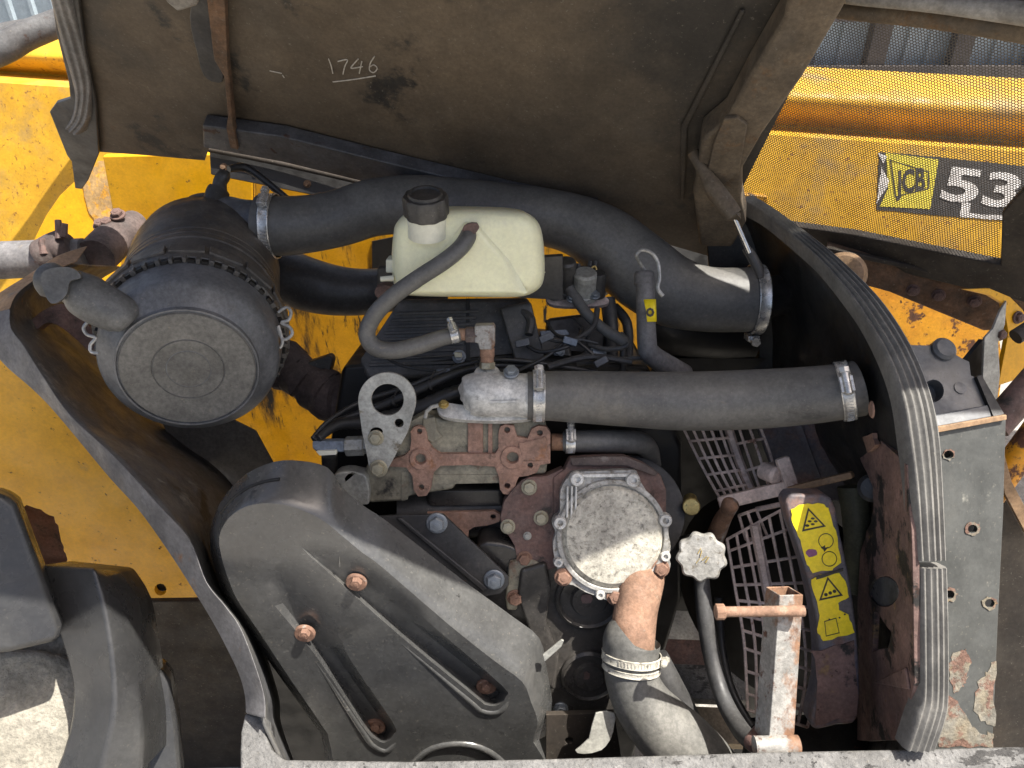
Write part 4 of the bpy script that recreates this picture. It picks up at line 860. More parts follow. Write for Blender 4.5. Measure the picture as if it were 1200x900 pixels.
# =================================================================== ENGINE
root = thing('engine', P(600, 880, 1.3), 'black diesel engine block under the hoses, oily and dusty', 'engine')
pe1 = plane(600, 600, 1.32, 15, 0)
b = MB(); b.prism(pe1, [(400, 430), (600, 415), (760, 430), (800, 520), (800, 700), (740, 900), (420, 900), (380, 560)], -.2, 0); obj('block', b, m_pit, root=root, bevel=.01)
pe2 = plane(520, 400, 1.24, 35, 0)
b = MB(); b.prism(pe2, [(470, 350), (620, 348), (632, 425), (600, 440), (430, 445), (420, 425), (440, 395)], -.08, 0); cov = obj('rocker_cover', b, m_head, root=root, bevel=.008, segs=3)
for k in range(9):
    y0 = 366+k*7.5; x0 = 462-k*3.6
    b = MB(); b.prism(pe2, [(x0, y0), (x0+100, y0-3), (x0+100, y0+.5), (x0-1, y0+3.5)], .0, .004); obj('cover_rib', b, m_head, parent=cov, bevel=.001)
b = MB(); b.prism(pe2, [(546, 350), (550, 350), (551, 440), (546, 440)], 0, .003); obj('cover_joint', b, m_pit, parent=cov)
b = MB(); b.prism(pe2, [(585, 360), (622, 352), (640, 425), (606, 432)], 0, .03); obj('cover_end', b, m_head, root=root, bevel=.006, segs=3)
for x, y in ((538, 418), (608, 384)): bolt(root, pe2.at(x, y, .004), pe2.n, .009, m_bolt_blue)
pe3 = plane(660, 405, 1.26, 40, 0)
b = MB(); b.prism(pe3, [(606, 396), (640, 390), (668, 402), (672, 424), (630, 432), (602, 430)], -.06, 0); obj('plug_block', b, m_head, root=root, bevel=.006)
b = MB(); b.prism(pe3, [(640, 372), (690, 366), (722, 384), (716, 432), (660, 436), (642, 410)], -.08, -.03); obj('injector_body', b, m_engine, root=root, bevel=.008)
b = MB(); b.prism(pe3, [(632, 388), (664, 386), (668, 392), (634, 395)], 0, .01); obj('blue_tag', b, m_blue, root=root, bevel=.002)
for x, y, r0 in ((612, 392, .008), (700, 415, .012), (692, 420, .009), (655, 412, .008)): bolt(root, pe3.at(x, y, .006), pe3.n, r0, m_bolt_blue)
# exhaust manifold, brown and lagged
p, r_ = tpx([(318, 418, 1.36, 26), (336, 428, 1.36, 28), (352, 440, 1.35, 24), (368, 452, 1.35, 26), (388, 464, 1.34, 29), (418, 470, 1.33, 30), (460, 468, 1.33, 30)], 5)
q = [v+Vector((random.uniform(-.003, .003), random.uniform(-.003, .003), random.uniform(-.003, .003))) for v in p]
obj('exhaust_manifold', MB().tube(q, [r0*random.uniform(.96, 1.05) for r0 in r_], 18), m_exh, root=root)
b = MB(); b.prism(plane(420, 450, 1.29, 20, 0), [(405, 433), (430, 430), (440, 462), (440, 500), (402, 500)], -.04, 0); obj('manifold_flange', b, m_exh, root=root, bevel=.004)
b = MB(); b.prism(plane(385, 428, 1.33, 20, 0), [(345, 432), (362, 424), (386, 416), (390, 422), (384, 446), (358, 446)], -.03, 0); obj('heat_shield', b, m_head, root=root, bevel=.004)
# thermostat block and the rusty flanged casting in front
pk = plane(540, 545, 1.13, 22, 0)
b = MB(); b.prism(pk, [(428, 548), (470, 500), (498, 484), (520, 492), (560, 488), (640, 494), (642, 540), (640, 556), (540, 560), (530, 574), (480, 582), (470, 588), (432, 590)], -.08, -.005); obj('outlet_casting', b, m_block, root=root, bevel=.005, segs=3)
b = MB(); b.prism(pk, [(500, 556), (596, 556), (592, 566), (504, 568)], -.05, -.0035); obj('casting_ledge', b, m_block, root=root, bevel=.003)
b = MB(); b.prism(pk, [(495, 490), (510, 488), (513, 506), (520, 512), (506, 520), (494, 512)], -.03, -.002); obj('casting_boss', b, m_block, root=root, bevel=.003)
b = MB(); b.prism(pk, [(470, 552), (478, 552), (478, 586), (470, 588)], -.012, -.004); obj('casting_web', b, m_block, root=root, bevel=.002)
for x0, x1 in ((548, 566), (572, 577)):
    b = MB(); b.prism(pk, [(x0, 494), (x1, 493), (x1, 532), (x0, 532)], -.012, -.001); obj('cast_web', b, m_rust, root=root, bevel=.002)
fl_out = [(455, 542), (462, 538), (474, 534), (480, 528), (482, 516), (481, 506), (484, 501), (490, 499), (497, 501), (500, 508), (501, 517), (507, 526), (516, 532), (548, 532), (580, 532), (584, 526), (584, 508), (586, 500), (593, 497), (602, 499), (604, 505), (606, 512), (618, 514), (623, 503), (631, 499), (640, 500), (645, 507), (645, 543), (633, 545), (629, 554), (618, 558), (608, 559), (605, 566), (603, 574), (597, 580), (590, 579), (586, 574), (584, 558), (580, 547), (550, 545), (516, 546), (508, 554), (505, 572), (500, 581), (490, 582), (485, 575), (483, 558), (476, 548), (462, 547), (455, 547)]
b = MB(); b.prism(pk, fl_out, -.012, .004, holes=[circ(491.6, 505.6, 3.2), circ(492.5, 538, 6.2, 5.8), circ(493.8, 571, 3.3), circ(594.2, 504, 3.6), circ(600.6, 536.5, 7, 6.5), circ(594.5, 569.5, 3.6), circ(632.6, 507.5, 3.6), circ(621.5, 545.5, 3.2)], hole_depth=.014)
obj('flange_face', b, m_rust, root=root, bevel=.0012)
for x, y, r0 in ((492.5, 538, 13), (600.6, 536.5, 14)):
    b = MB(); b.prism(pk, circ(x, y, r0, r0*.95, 24), .003, .0065, holes=[circ(x, y, r0*.55, r0*.5, 14)]); obj('port_ring', b, m_rust, root=root, bevel=.001)
b = MB(); b.prism(pk, [(607, 520), (640, 512), (643, 540), (612, 540)], .003, .007); obj('raised_pad', b, m_rust, root=root, bevel=.002)
# head side behind: rounded dark section and rust leaf
b = MB(); b.tube([P(470, 600, 1.22), P(640, 592, 1.22)], .045, 20); obj('head_side', b, m_engine, root=root)
b = MB(); b.prism(plane(560, 590, 1.17, 15, 0), [(500, 575), (590, 574), (592, 594), (500, 594)], -.03, 0); obj('gallery', b, m_engine_ox, root=root, bevel=.008, segs=3)
pr_ = plane(550, 612, 1.16, 22, 0)
b = MB(); b.prism(pr_, [(500, 601), (580, 599), (588, 604), (585, 612), (572, 616), (556, 618), (549, 622), (549, 640), (530, 632)], -.008, 0, holes=[circ(578, 606, 3.2)]); obj('rusty_web', b, m_rust, root=root, bevel=.001)
# temperature sender and plug
b = MB(); c = P(405, 523, 1.12); b.lathe(c, P(430, 522, 1.12)-c, [(.013, 0), (.0145, .002), (.0145, .026), (.012, .028), (.012, .04)], 6); obj('sender_nut', b, m_zinc, root=root)
b = MB(); b.prism(plane(386, 524, 1.11, 25, 0), [(366, 517), (402, 517), (404, 522), (404, 530), (372, 531), (366, 526)], -.022, 0); obj('sender_plug', b, m_blue, root=root, bevel=.003)
b = MB(); b.prism(plane(375, 526, 1.105, 25, 0), [(370, 529), (394, 528), (394, 533), (374, 534)], -.006, .002); obj('plug_latch', b, m_white, root=root, bevel=.001)
b = MB(); b.tube([P(386, 532, 1.16), P(388, 580, 1.2)], .012, 12); obj('dipstick_tube', b, m_engine, root=root)
b = MB(); b.prism(plane(408, 572, 1.13, 20, 0), cr([(390, 558), (404, 552), (420, 554), (430, 560), (432, 592), (404, 588), (392, 574)], 2, True), -.03, 0); obj('grey_lug', b, m_zinc, root=root, bevel=.005)
# wiring along the rocker cover
root = thing('wiring_loom', P(470, 470, 1.15), 'black corrugated wiring loom running behind the lifting eye', 'wiring')
for pts in ([(368, 516, 1.11, 3), (380, 500, 1.13, 3), (410, 488, 1.16, 3.5), (450, 474, 1.17, 5), (500, 452, 1.17, 6), (545, 434, 1.18, 5), (590, 428, 1.19, 4), (660, 432, 1.2, 3)],
            [(366, 514, 1.11, 2.5), (384, 494, 1.13, 2.5), (420, 472, 1.16, 2.5), (480, 452, 1.17, 3), (540, 428, 1.18, 3), (600, 422, 1.18, 3), (700, 436, 1.2, 3)],
            [(372, 514, 1.11, 5), (396, 498, 1.14, 6), (430, 494, 1.16, 8), (478, 484, 1.16, 9), (530, 462, 1.16, 9), (560, 456, 1.17, 8)]):
    p, r_ = tpx(pts, 10); r_ = [r0*(1+.1*(i % 2)) for i, r0 in enumerate(r_)]
    obj('cable', MB().tube(p, r_, 10), m_cable, root=root)
for pts in ([(604, 436, 1.17, 2.2), (640, 418, 1.18, 2.2), (668, 398, 1.19, 2), (700, 402, 1.2, 2)], [(612, 400, 1.2, 2.5), (632, 412, 1.19, 2.5), (660, 408, 1.18, 2.5), (684, 396, 1.2, 2.5)], [(640, 376, 1.22, 2), (652, 392, 1.2, 2), (676, 400, 1.19, 2), (704, 424, 1.19, 2)], [(700, 362, 1.24, 3.5), (694, 384, 1.22, 3.5), (668, 400, 1.2, 3), (640, 396, 1.2, 3)], [(608, 362, 1.22, 5), (622, 374, 1.21, 5.5), (620, 392, 1.2, 5)], [(440, 410, 1.22, 2), (470, 428, 1.2, 2), (520, 436, 1.18, 2)], [(642, 430, 1.18, 4), (690, 418, 1.19, 4), (740, 424, 1.2, 4)], [(672, 372, 1.24, 1.6), (682, 384, 1.23, 1.6), (678, 398, 1.22, 1.6), (690, 410, 1.21, 1.6)]):
    p, r_ = tpx(pts, 8); obj('cable', MB().tube(p, r_, 8), m_cable if pts[0][3] < 3 else m_rubber_d, root=root)
for x, y, a in ((612, 402, .2), (668, 400, -.3), (704, 424, .5), (520, 436, .1), (640, 396, .4)):
    b = MB(); u_ = (AX_R*math.cos(a)+AX_U*math.sin(a)); b.box(P(x, y, 1.18), u_, u_.cross(AX_F), -AX_F, .022, .011, .012); obj('connector', b, m_box if x != 668 else m_blue, root=root, bevel=.002)
for x, y in ((462, 470), (505, 451), (560, 431)):
    b = MB(); b.lathe(P(x, y, 1.168), Vector((.9, 0, .35)), [(.0085, -.002), (.0092, 0), (.0085, .002)], 14, caps=False); b.tube([P(x, y-6, 1.16), P(x+4, y-16, 1.15)], .0012, 6); obj('cable_tie', b, m_cap, root=root)
p, r_ = tpx([(470, 414, 1.2, 1.3), (500, 418, 1.2, 1.3), (534, 416, 1.2, 1.3)], 5); obj('thin_wire', MB().tube(p, r_, 6), m_cable, root=root)
b = MB(); b.box(P(537, 416, 1.2), AX_R, AX_U, -AX_F, .012, .008, .006); obj('terminal', b, m_bolt, root=root, bevel=.001)
# lifting eye
root = thing('lifting_eye', P(444, 550, 1.08), 'teardrop zinc lifting eye plate bolted left of the rusty casting', 'lifting eye')
ple = plane(450, 500, 1.08, 22, 0)
out = []
for k in range(25):
    a = math.pi+R(-8)+(math.pi+R(20))*k/24; out.append((453.5+34*math.cos(a), 470+33.5*math.sin(a)))
out += [(478, 506), (460, 540)]
for k in range(9):
    a = R(10)+(math.pi-R(20))*k/8; out.append((443.5+11*math.cos(a), 548+10.5*math.sin(a)))
out += [(430, 535), (424, 506)]
b = MB(); b.prism(ple, out, -.006, 0, holes=[circ(454, 468.5, 19, 18.5, 28), circ(467.5, 496, 5.4, 5.2, 14), circ(441, 506, 7.5, 5, 14)]); obj('eye_plate', b, m_zinc, root=root, bevel=.001)
bolt(root, ple.at(440.5, 513, 0), ple.n, .009, m_bolt); bolt(root, ple.at(443.5, 549, 0), ple.n, .0105, m_bolt)
# lift pump and its bracket behind the tank
root = thing('fuel_lift_pump', P(690, 350, 1.3), 'small dark fuel pump on a bracket right of the cream tank', 'fuel pump')
b = MB(); b.prism(plane(690, 352, 1.27, 50, 0), cr([(640, 350), (648, 346), (700, 346), (712, 349), (712, 356), (690, 359), (650, 358)], 3, True), -.012, 0); obj('bracket', b, m_cage, root=root, bevel=.003)
for x, y, r0, h, mt in ((662, 340, .016, .06, m_cap), (684, 344, .02, .045, m_zinc), (650, 342, .014, .03, m_cap), (700, 342, .012, .04, m_cap)):
    b = MB(); b.lathe(P(x, y+4, 1.27), Vector((0, -.15, 1)), [(r0*1.1, 0), (r0*1.1, .008), (r0, .01), (r0, h), (r0*.8, h+.004)], 20); obj('body', b, mt, root=root)
for x in (676, 683, 690, 696):
    b = MB(); b.tube([P(x, 322, 1.26), P(x+1, 306+(x % 3)*3, 1.26)], .005, 8); obj('terminal', b, m_cap, root=root)
p, r_ = tpx([(690, 318, 1.25, 1.5), (697, 312, 1.25, 1.5), (699, 322, 1.25, 1.5), (693, 328, 1.25, 1.5), (700, 332, 1.25, 1.5)], 4); obj('tag_wire', MB().tube(p, r_, 6), m_brass, root=root)
for x, y in ((652, 344), (697, 346), (670, 350)): bolt(root, P(x, y, 1.25), Vector((0, -.4, 1)), .007, m_bolt_blue)
p, r_ = tpx([(663, 312, 1.26, 8), (664, 330, 1.255, 8), (672, 345, 1.25, 7), (688, 368, 1.24, 6.5), (708, 386, 1.23, 6.5), (728, 398, 1.22, 7), (732, 402, 1.22, 6)], 6)
tag(obj('fuel_hose', MB().tube(p, r_, 14), m_rubber), 'grey fuel hose dropping from the pump toward the yellow tag', 'hose')
for i, pts in enumerate(([(690, 404, 1.24, 2.5), (710, 409, 1.23, 3), (730, 407, 1.22, 3), (736, 400, 1.22, 2.5), (728, 390, 1.23, 2)], [(676, 426, 1.22, 3), (710, 423, 1.21, 3), (760, 419, 1.2, 3), (790, 424, 1.2, 3)], [(712, 350, 1.3, 9), (716, 390, 1.29, 9), (714, 440, 1.28, 9)], [(730, 400, 1.24, 4), (730, 440, 1.24, 4)], [(680, 384, 1.26, 3), (690, 398, 1.25, 3), (684, 416, 1.25, 3), (668, 420, 1.25, 3)], [(720, 360, 1.32, 6), (735, 380, 1.3, 6), (736, 420, 1.3, 6)])):
    p, r_ = tpx(pts, 6)
    tag(obj('fuel_line', MB().tube(p, r_, 10), m_rubber_d if i > 1 else m_rubber), ['small looped fuel line below the grey fuel hose', 'thin level fuel line just above the radiator hose', 'thick dark fuel line dropping behind the pump bracket', 'thin upright fuel line above the radiator hose', 'curly dark fuel line under the pump bracket', 'dark bent fuel line nearest the yellow tagged canister'][i], 'fuel line')
# yellow tagged canister with wire loop
root = thing('tagged_canister', P(757, 410, 1.18), 'slim grey canister with a yellow sticker and looped wire', 'canister')
p, r_ = tpx([(755, 318, 1.17, 10), (755, 322, 1.17, 12), (755, 332, 1.17, 12), (756, 334, 1.17, 11), (758, 400, 1.17, 11.5), (762, 414, 1.18, 12), (778, 426, 1.2, 13), (800, 440, 1.23, 14)], 6); obj('body', MB().tube(p, r_, 22), m_frame, root=root, sharp=50)
b = MB(); q0 = P(759, 365, 1.17); axc = (P(758, 400, 1.17)-P(756, 334, 1.17)).normalized(); rr = 11.8*1.17/FOC
sd = axc.cross(CAM-q0).normalized(); fr = sd.cross(axc).normalized()
rows = [[q0+axc*h+(fr*math.cos(a)+sd*math.sin(a))*rr*1.03 for a in [R(-20)+R(75)*k/8 for k in range(9)]] for h in (-.017, .017)]
if (rows[0][-1]-rows[0][0]).x < 0: rows = [[q0+axc*h+(fr*math.cos(a)-sd*math.sin(a))*rr*1.03 for a in [R(-20)+R(75)*k/8 for k in range(9)]] for h in (-.017, .017)]
b.loft(rows); st = obj('sticker', b, m_stick, root=root, solid=.0004)
b = MB(); b.prism(plane(761, 366, 1.15, 20, 15), circ(762, 366, 5, 5.5, 8), 0, .0006, holes=[circ(762, 366, 2.4, 2.6, 8)]); obj('symbol', b, m_stick_blk, parent=st)
p, r_ = tpx([(756, 318, 1.17, 2), (750, 308, 1.16, 2), (746, 299, 1.15, 2.2), (752, 293, 1.15, 2.3), (764, 297, 1.15, 2.3), (771, 308, 1.15, 2.3), (773, 325, 1.15, 2.3), (771, 338, 1.15, 2.3), (777, 347, 1.15, 2.5)], 6); obj('wire_loop', MB().tube(p, r_, 8), m_wire, root=root)
# =================================================================== FRONT OF ENGINE
pt0 = plane(690, 740, 1.17, 18, 0)
root = thing('timing_case', P(680, 840, 1.2), 'oily dark timing case between the belt guard and the lower hose', 'timing case')
b = MB(); b.prism(pt0, cr([(560, 640), (600, 640), (640, 660), (700, 640), (745, 650), (752, 720), (738, 800), (728, 836), (640, 838), (600, 760), (560, 700)], 3, True), -.06, 0); obj('case', b, m_engine_ox, root=root, bevel=.006, segs=3)
for x, y, r0 in ((690, 700, 36), (690, 790, 30)):
    rm = pt0.m(x, y, r0); b = MB(); b.lathe(pt0.at(x, y), pt0.n, [(rm*1.12, -.004), (rm*1.1, .006), (rm, .01), (rm*.93, .006), (rm*.8, .007), (rm*.62, .006), (rm*.55, .012), (rm*.1, .013)], 40); bo = obj('bearing_boss', b, m_engine_ox, root=root)
    b = MB(); b.prism(pt0, jag(circ(x-2, y+2, 7 if r0 > 31 else 4, 6 if r0 > 31 else 4, 8), .8, 1), .0135, .0145); obj('rust_spot', b, m_rust_dk, parent=bo)
b = MB(); b.prism(pt0, [(610, 668), (640, 660), (646, 690), (640, 730), (655, 770), (650, 812), (636, 800), (620, 740), (606, 700)], 0, .014); obj('case_web', b, m_engine_ox, root=root, bevel=.006, segs=3)
b = MB(); b.prism(pt0, [(596, 660), (620, 655), (636, 662), (612, 690), (606, 716), (594, 716), (592, 700)], -.01, .008); obj('mount_ear', b, m_block, root=root, bevel=.004, segs=3)
bolt(root, pt0.at(604, 700, .008), pt0.n, .0105, m_bolt_rust); bolt(root, pt0.at(657, 831, .002), pt0.n, .0095, m_bolt_blue)
# black arm with two bolts
root = thing('support_arm', P(540, 660, 1.12), 'flat black support arm with two zinc bolts behind the belt guard', 'bracket')
pa = plane(530, 645, 1.12, 22, 0)
b = MB(); b.prism(pa, [(440, 606), (470, 604), (519, 603), (596, 676), (596, 686), (586, 696), (566, 700)], -.007, 0); obj('arm_plate', b, m_black, root=root, bevel=.0015)
b = MB(); b.prism(pa, [(464, 608), (470, 607), (572, 690), (566, 694)], 0, .005); obj('folded_lip', b, m_black, root=root, bevel=.002)
bolt(root, pa.at(512, 613, 0), pa.n, .0125, m_bolt_blue); bolt(root, pa.at(579, 679, 0), pa.n, .0125, m_bolt_blue)
# rusty back plate + aluminium front cover
root = thing('water_pump', P(715, 700, 1.1), 'water pump with round whitish aluminium cover on a rusty plate', 'water pump')
pp = plane(715, 625, 1.11, 30, 0)
b = MB(); b.prism(pp, [(648, 560), (662, 550), (668, 537), (700, 535), (733, 535), (756, 544), (774, 556), (781, 574), (781, 610), (776, 650), (760, 676), (720, 690), (680, 682), (660, 664), (650, 640)], -.05, -.018); obj('pump_body', b, m_rust_dk, root=root, bevel=.003)
b = MB(); b.prism(pp, [(668, 537), (700, 535), (733, 535), (756, 544), (772, 554), (768, 558), (734, 546), (670, 546)], -.018, -.010); obj('gasket_lip', b, m_exh, root=root, bevel=.002)
b = MB(); b.lathe(P(735, 600, 1.22), ray(735, 600)*-1, [(.085, -.02), (.09, 0), (.088, .02), (.07, .024)], 40); obj('pulley', b, m_black, root=root)
lobe = [(590, 588), (600, 574), (612, 562), (622, 559), (640, 558), (660, 549), (664, 600), (652, 640), (654, 664), (640, 670), (630, 661), (616, 664), (606, 656), (603, 640), (596, 628), (588, 622), (586, 606)]
b = MB(); b.prism(pp, lobe, -.055, -.022); obj('backplate', b, m_rust_dk, root=root, bevel=.003, segs=3)
for x, y, r0, mt in ((620, 571, .0095, m_bolt), (634, 607, .009, m_bolt), (595, 617, .009, m_bolt), (614.5, 655, .0095, m_bolt_rust), (618, 628, .005, m_zinc)): bolt(root, pp.at(x, y, -.022), pp.n, r0, mt)
cover = [(667, 557), (674, 553), (700, 552), (740, 551), (747, 554), (750, 563), (758, 576), (769, 592), (778, 602), (785, 606), (786, 614), (783, 622), (786, 640), (784, 652), (786, 664), (780, 672), (770, 674), (758, 688), (750, 694), (742, 697), (732, 703), (722, 708), (712, 704), (700, 699), (686, 694), (672, 686), (660, 684), (654, 676), (653, 664), (649, 650), (648, 636), (651, 624), (647, 614), (650, 606), (656, 600), (657, 574)]
b = MB(); b.prism(pp, cr(cover, 3, True), -.018, 0); cv = obj('cover', b, m_alu_rim, root=root, bevel=.002, segs=3)
cc = pp.at(718, 629, 0); rm = pp.m(718, 629, 60)
b = MB(); b.prism(pp, circ(718, 629, 66, 67, 64), -.001, .005, holes=[circ(718, 629, 60, 61, 64)]); obj('cover_rim', b, m_alu_rim, root=root, bevel=.002, segs=3)
b = MB(); b.prism(pp, circ(718, 629, 54, 55, 64), -.001, .0075, back=circ(718, 629, 60, 61, 64)); obj('cover_dome', b, m_alu_d, root=root, bevel=.003, segs=4)
for x in (664, 669, 674):
    b = MB(); b.prism(pp, [(x, 570), (x+2.4, 570), (x+2, 606), (x-.5, 608)], 0, .007); obj('cast_rib', b, m_alu, root=root, bevel=.001)
b = MB(); b.prism(pp, [(672, 556), (738, 555), (738, 559), (672, 560)], 0, .005); obj('cast_rib', b, m_alu, root=root, bevel=.001)
for x, y in ((660, 676), (721, 699), (774, 666)): bolt(root, pp.at(x, y, .001), pp.n, .0105, m_bolt_rust)
for x, y, r0 in ((676, 561, 9), (741, 562, 9), (779, 609, 8.5), (656, 612, 8.5), (779, 651, 6.5), (741, 691, 6.5), (703, 696, 6), (654, 658, 6)):
    rr = pp.m(x, y, r0); b = MB(); b.lathe(pp.at(x, y, 0), pp.n, [(rr, -.004), (rr*.95, .005), (rr*.8, .008), (rr*.45, .008), (rr*.4, .004), (rr*.05, .004)], 18); obj('screw_boss', b, m_alu, root=root)
# outlet pipe and lower hose
root = thing('lower_hose', P(790, 880, 1.1), 'grey lower radiator hose clamped to an orange rusty pipe', 'hose')
p, r_ = tpx([(752, 676, 1.14, 27), (750, 690, 1.12, 26), (745, 715, 1.11, 25.5), (742, 740, 1.1, 26), (740, 765, 1.1, 26)], 4); obj('outlet_pipe', MB().tube(p, r_, 28), m_rust_pipe, root=root)
p, r_ = tpx([(741, 748, 1.1, 31), (740, 752, 1.1, 33.5), (739, 775, 1.1, 32), (742, 800, 1.1, 31.5), (754, 826, 1.1, 34), (776, 852, 1.1, 38), (802, 876, 1.1, 40), (828, 905, 1.1, 40), (850, 940, 1.1, 40)], 7); obj('hose', MB().tube(p, r_, 34, caps=True), m_rubber_l, root=root)
dirc = P(739, 775, 1.1)-P(741, 750, 1.1)
clamp(root, P(740, 769, 1.1), dirc, 34*1.1/FOC, .012, Vector((1, -.4, .1)), mat=m_alu_d)
clamp(root, P(739.5, 781, 1.1), dirc, 33*1.1/FOC, .008, Vector((-.2, 1, 0)), mat=m_alu_d)
p, r_ = tpx([(766, 772, 1.2, 18), (786, 810, 1.2, 18), (806, 850, 1.2, 18), (820, 900, 1.2, 18)], 4); tag(obj('drain_hose', MB().tube(p, r_, 16), m_rubber_d), 'dark drain hose just behind the grey lower hose', 'hose')
# oil filler cap with scalloped rim, gold plug
root = thing('oil_filler_cap', P(822, 655, 1.13), 'scalloped grey oil filler cap right of the water pump', 'cap')
c = P(822, 652, 1.1); na = (Vector((-.25, -.8, .6))).normalized()
b = MB(); b.lathe(c, na, [(.031, -.012), (.034, -.008), (.034, .004), (.031, .008), (.012, .0085), (.001, .008)], 80, lobes=9, amp=.065); obj('grip', b, m_alu_rim, root=root, sharp=45)
q = MB(); un = na.orthogonal().normalized(); vn = na.cross(un)
for k in range(5): q.box(c+na*.0092+un*random.uniform(-.01, .01)+vn*(k-2)*.004, (un+vn*random.uniform(-.6, .6)).normalized(), na.cross(un+vn*random.uniform(-.6, .6)).normalized(), na, .009, .0014, .001)
obj('cast_mark', q, m_brass, root=root)
b = MB(); b.tube([c-na*.01, c-na*.09+Vector((.0, .06, -.06))], .022, 20); obj('filler_neck', b, m_engine, root=root)
b = MB(); c = P(810, 593, 1.18); b.lathe(c, Vector((-.2, -.85, .5)), [(.011, -.05), (.012, 0), (.0135, .001), (.0135, .006), (.012, .008), (.002, .008)], 24); tag(obj('brass_plug', b, m_brass), 'small round brass plug between the water pump and the fan guard', 'plug')
# dull boards on the ground seen through the gap
for i, (y, Yd, lb) in enumerate(((735, 1.75, 'grey board seen through the gap, the highest of the four'), (770, 1.66, 'rusty brown board seen through the gap, second from the top'), (800, 1.6, 'pale chipped board seen through the gap between the two brown ones'), (850, 1.55, 'tan board lowest in the gap beside the lower hose'))):
    b = MB(); c0_, c1_ = P(768, y, Yd), P(872, y+4, Yd); b.bar(c0_, c1_, .07, .035, Vector((0, -.3, 1)))
    tag(obj('loose_board', b, [m_zinc, m_rust_dk, m_peel, m_wood][i], bevel=.003), lb, 'board', 'boards under the engine')
b = MB(); b.prism(plane(800, 760, 1.9, 0, 0), [(770, 420), (900, 420), (900, 960), (700, 960), (700, 560)], -.05, 0); tag(obj('dark_gap_panel', b, m_pit), 'black panel standing in for the dark gap under the oil cap', 'chassis')  # black panel stands in for the shade deep in the gap, hiding yellow
# hanging cable / hose by the fan cage
p, r_ = tpx([(822, 676, 1.2, 9), (826, 720, 1.19, 10), (834, 770, 1.18, 10), (848, 820, 1.15, 10), (870, 858, 1.1, 11), (888, 874, 1.06, 11)], 6)
tag(obj('breather_pipe', MB().tube(p, r_, 16), m_rubber_d), 'dark hose curving down from the oil cap to the rusty stand', 'hose')
p, r_ = tpx([(842, 700, 1.26, 5), (846, 760, 1.25, 5), (858, 810, 1.22, 5), (880, 850, 1.2, 5)], 6); tag(obj('overflow_line', MB().tube(p, r_, 10), m_cable), 'thin black line running beside the dark curved hose', 'hose')
# steel tabs
pt2 = plane(700, 860, 1.1, 30, 0)
b = MB(); b.prism(pt2, cr([(698, 836), (720, 836), (720, 850), (716, 866), (704, 880), (684, 884), (674, 880), (690, 866)], 2, True), -.004, 0); tag(obj('steel_fin', b, m_zinc, bevel=.001), 'bright curved steel fin low between the guard and lower hose', 'bracket')
b = MB(); b.prism(plane(680, 865, 1.16, 20, 0), [(640, 838), (720, 836), (730, 900), (640, 900)], -.01, 0, holes=[circ(667, 868, 5, 4)], hole_depth=.008); tag(obj('sump_plate', b, m_chassis, bevel=.002), 'dark plate with one hole below the timing case', 'plate')
b = MB(); b.prism(plane(648, 765, 1.09, 20, 0), [(636, 768), (658, 750), (661, 751), (658, 758), (638, 776)], -.004, 0); tag(obj('thin_bracket', b, m_zinc, bevel=.001), 'thin steel blade poking out beside the belt guard corner', 'bracket')

# =================================================================== BELT GUARD
root = thing('belt_guard', P(450, 880, 1.04), 'large black plastic belt guard with two grooves and rusty bolts', 'belt guard')
pg = plane(450, 730, 1.03, 5, 0)
back = [(246, 640), (250, 608), (264, 580), (289, 555), (322, 541), (352, 540), (384, 548), (402, 572), (428, 594), (455, 612), (540, 678), (600, 722), (632, 748), (641, 785), (648, 832), (641, 862), (642, 912), (408, 912), (376, 860), (333, 800), (289, 738), (261, 695)]
front = [(257, 640), (263, 614), (281, 597), (306, 590), (336, 592), (366, 603), (384, 614), (402, 629), (425, 648), (447, 664), (526, 732), (580, 775), (612, 799), (622, 822), (630, 846), (625, 870), (630, 912), (416, 912), (384, 860), (343, 800), (302, 738), (274, 695)]
back, front = cr(back, 3, True), cr(front, 3, True)
gA = cr([(352, 640), (374, 640), (404, 652), (434, 670), (510, 736), (588, 803), (593, 816), (584, 826), (570, 826), (556, 816), (470, 746), (400, 684)], 3, True)
gB = cr([(306, 688), (318, 668), (328, 660), (344, 678), (395, 742), (410, 772), (460, 846), (462, 860), (452, 870), (440, 866), (424, 850), (370, 768)], 3, True)
def sub_loop(pts, tip, tail, dmax, k=.42):
    """floor of a groove: shrunk towards its centre line, deeper towards the tail."""
    ax = Vector((tail[0]-tip[0], tail[1]-tip[1])); ln = ax.length; ax.normalize(); out = []
    for x, y in pts:
        v = Vector((x-tip[0], y-tip[1])); t = min(1, max(0, v.dot(ax)/ln)); c = Vector(tip)+ax*(t*ln*.94+ln*.03)
        q = c+(Vector((x, y))-c)*k; out.append((q.x, q.y, -.003-dmax*t))
    return out
b = MB(); H = .06
Fv = b.ring([pg.at(x, y, 0) for x, y in front]); Mv = b.ring([pg.at(x*.5+u*.5, y*.5+v*.5, -H*.28) for (x, y), (u, v) in zip(front, back)])
Bv = b.ring([pg.at(x, y, -H) for x, y in back]); Dv = b.ring([pg.at(x, y, -H-.07) for x, y in back])
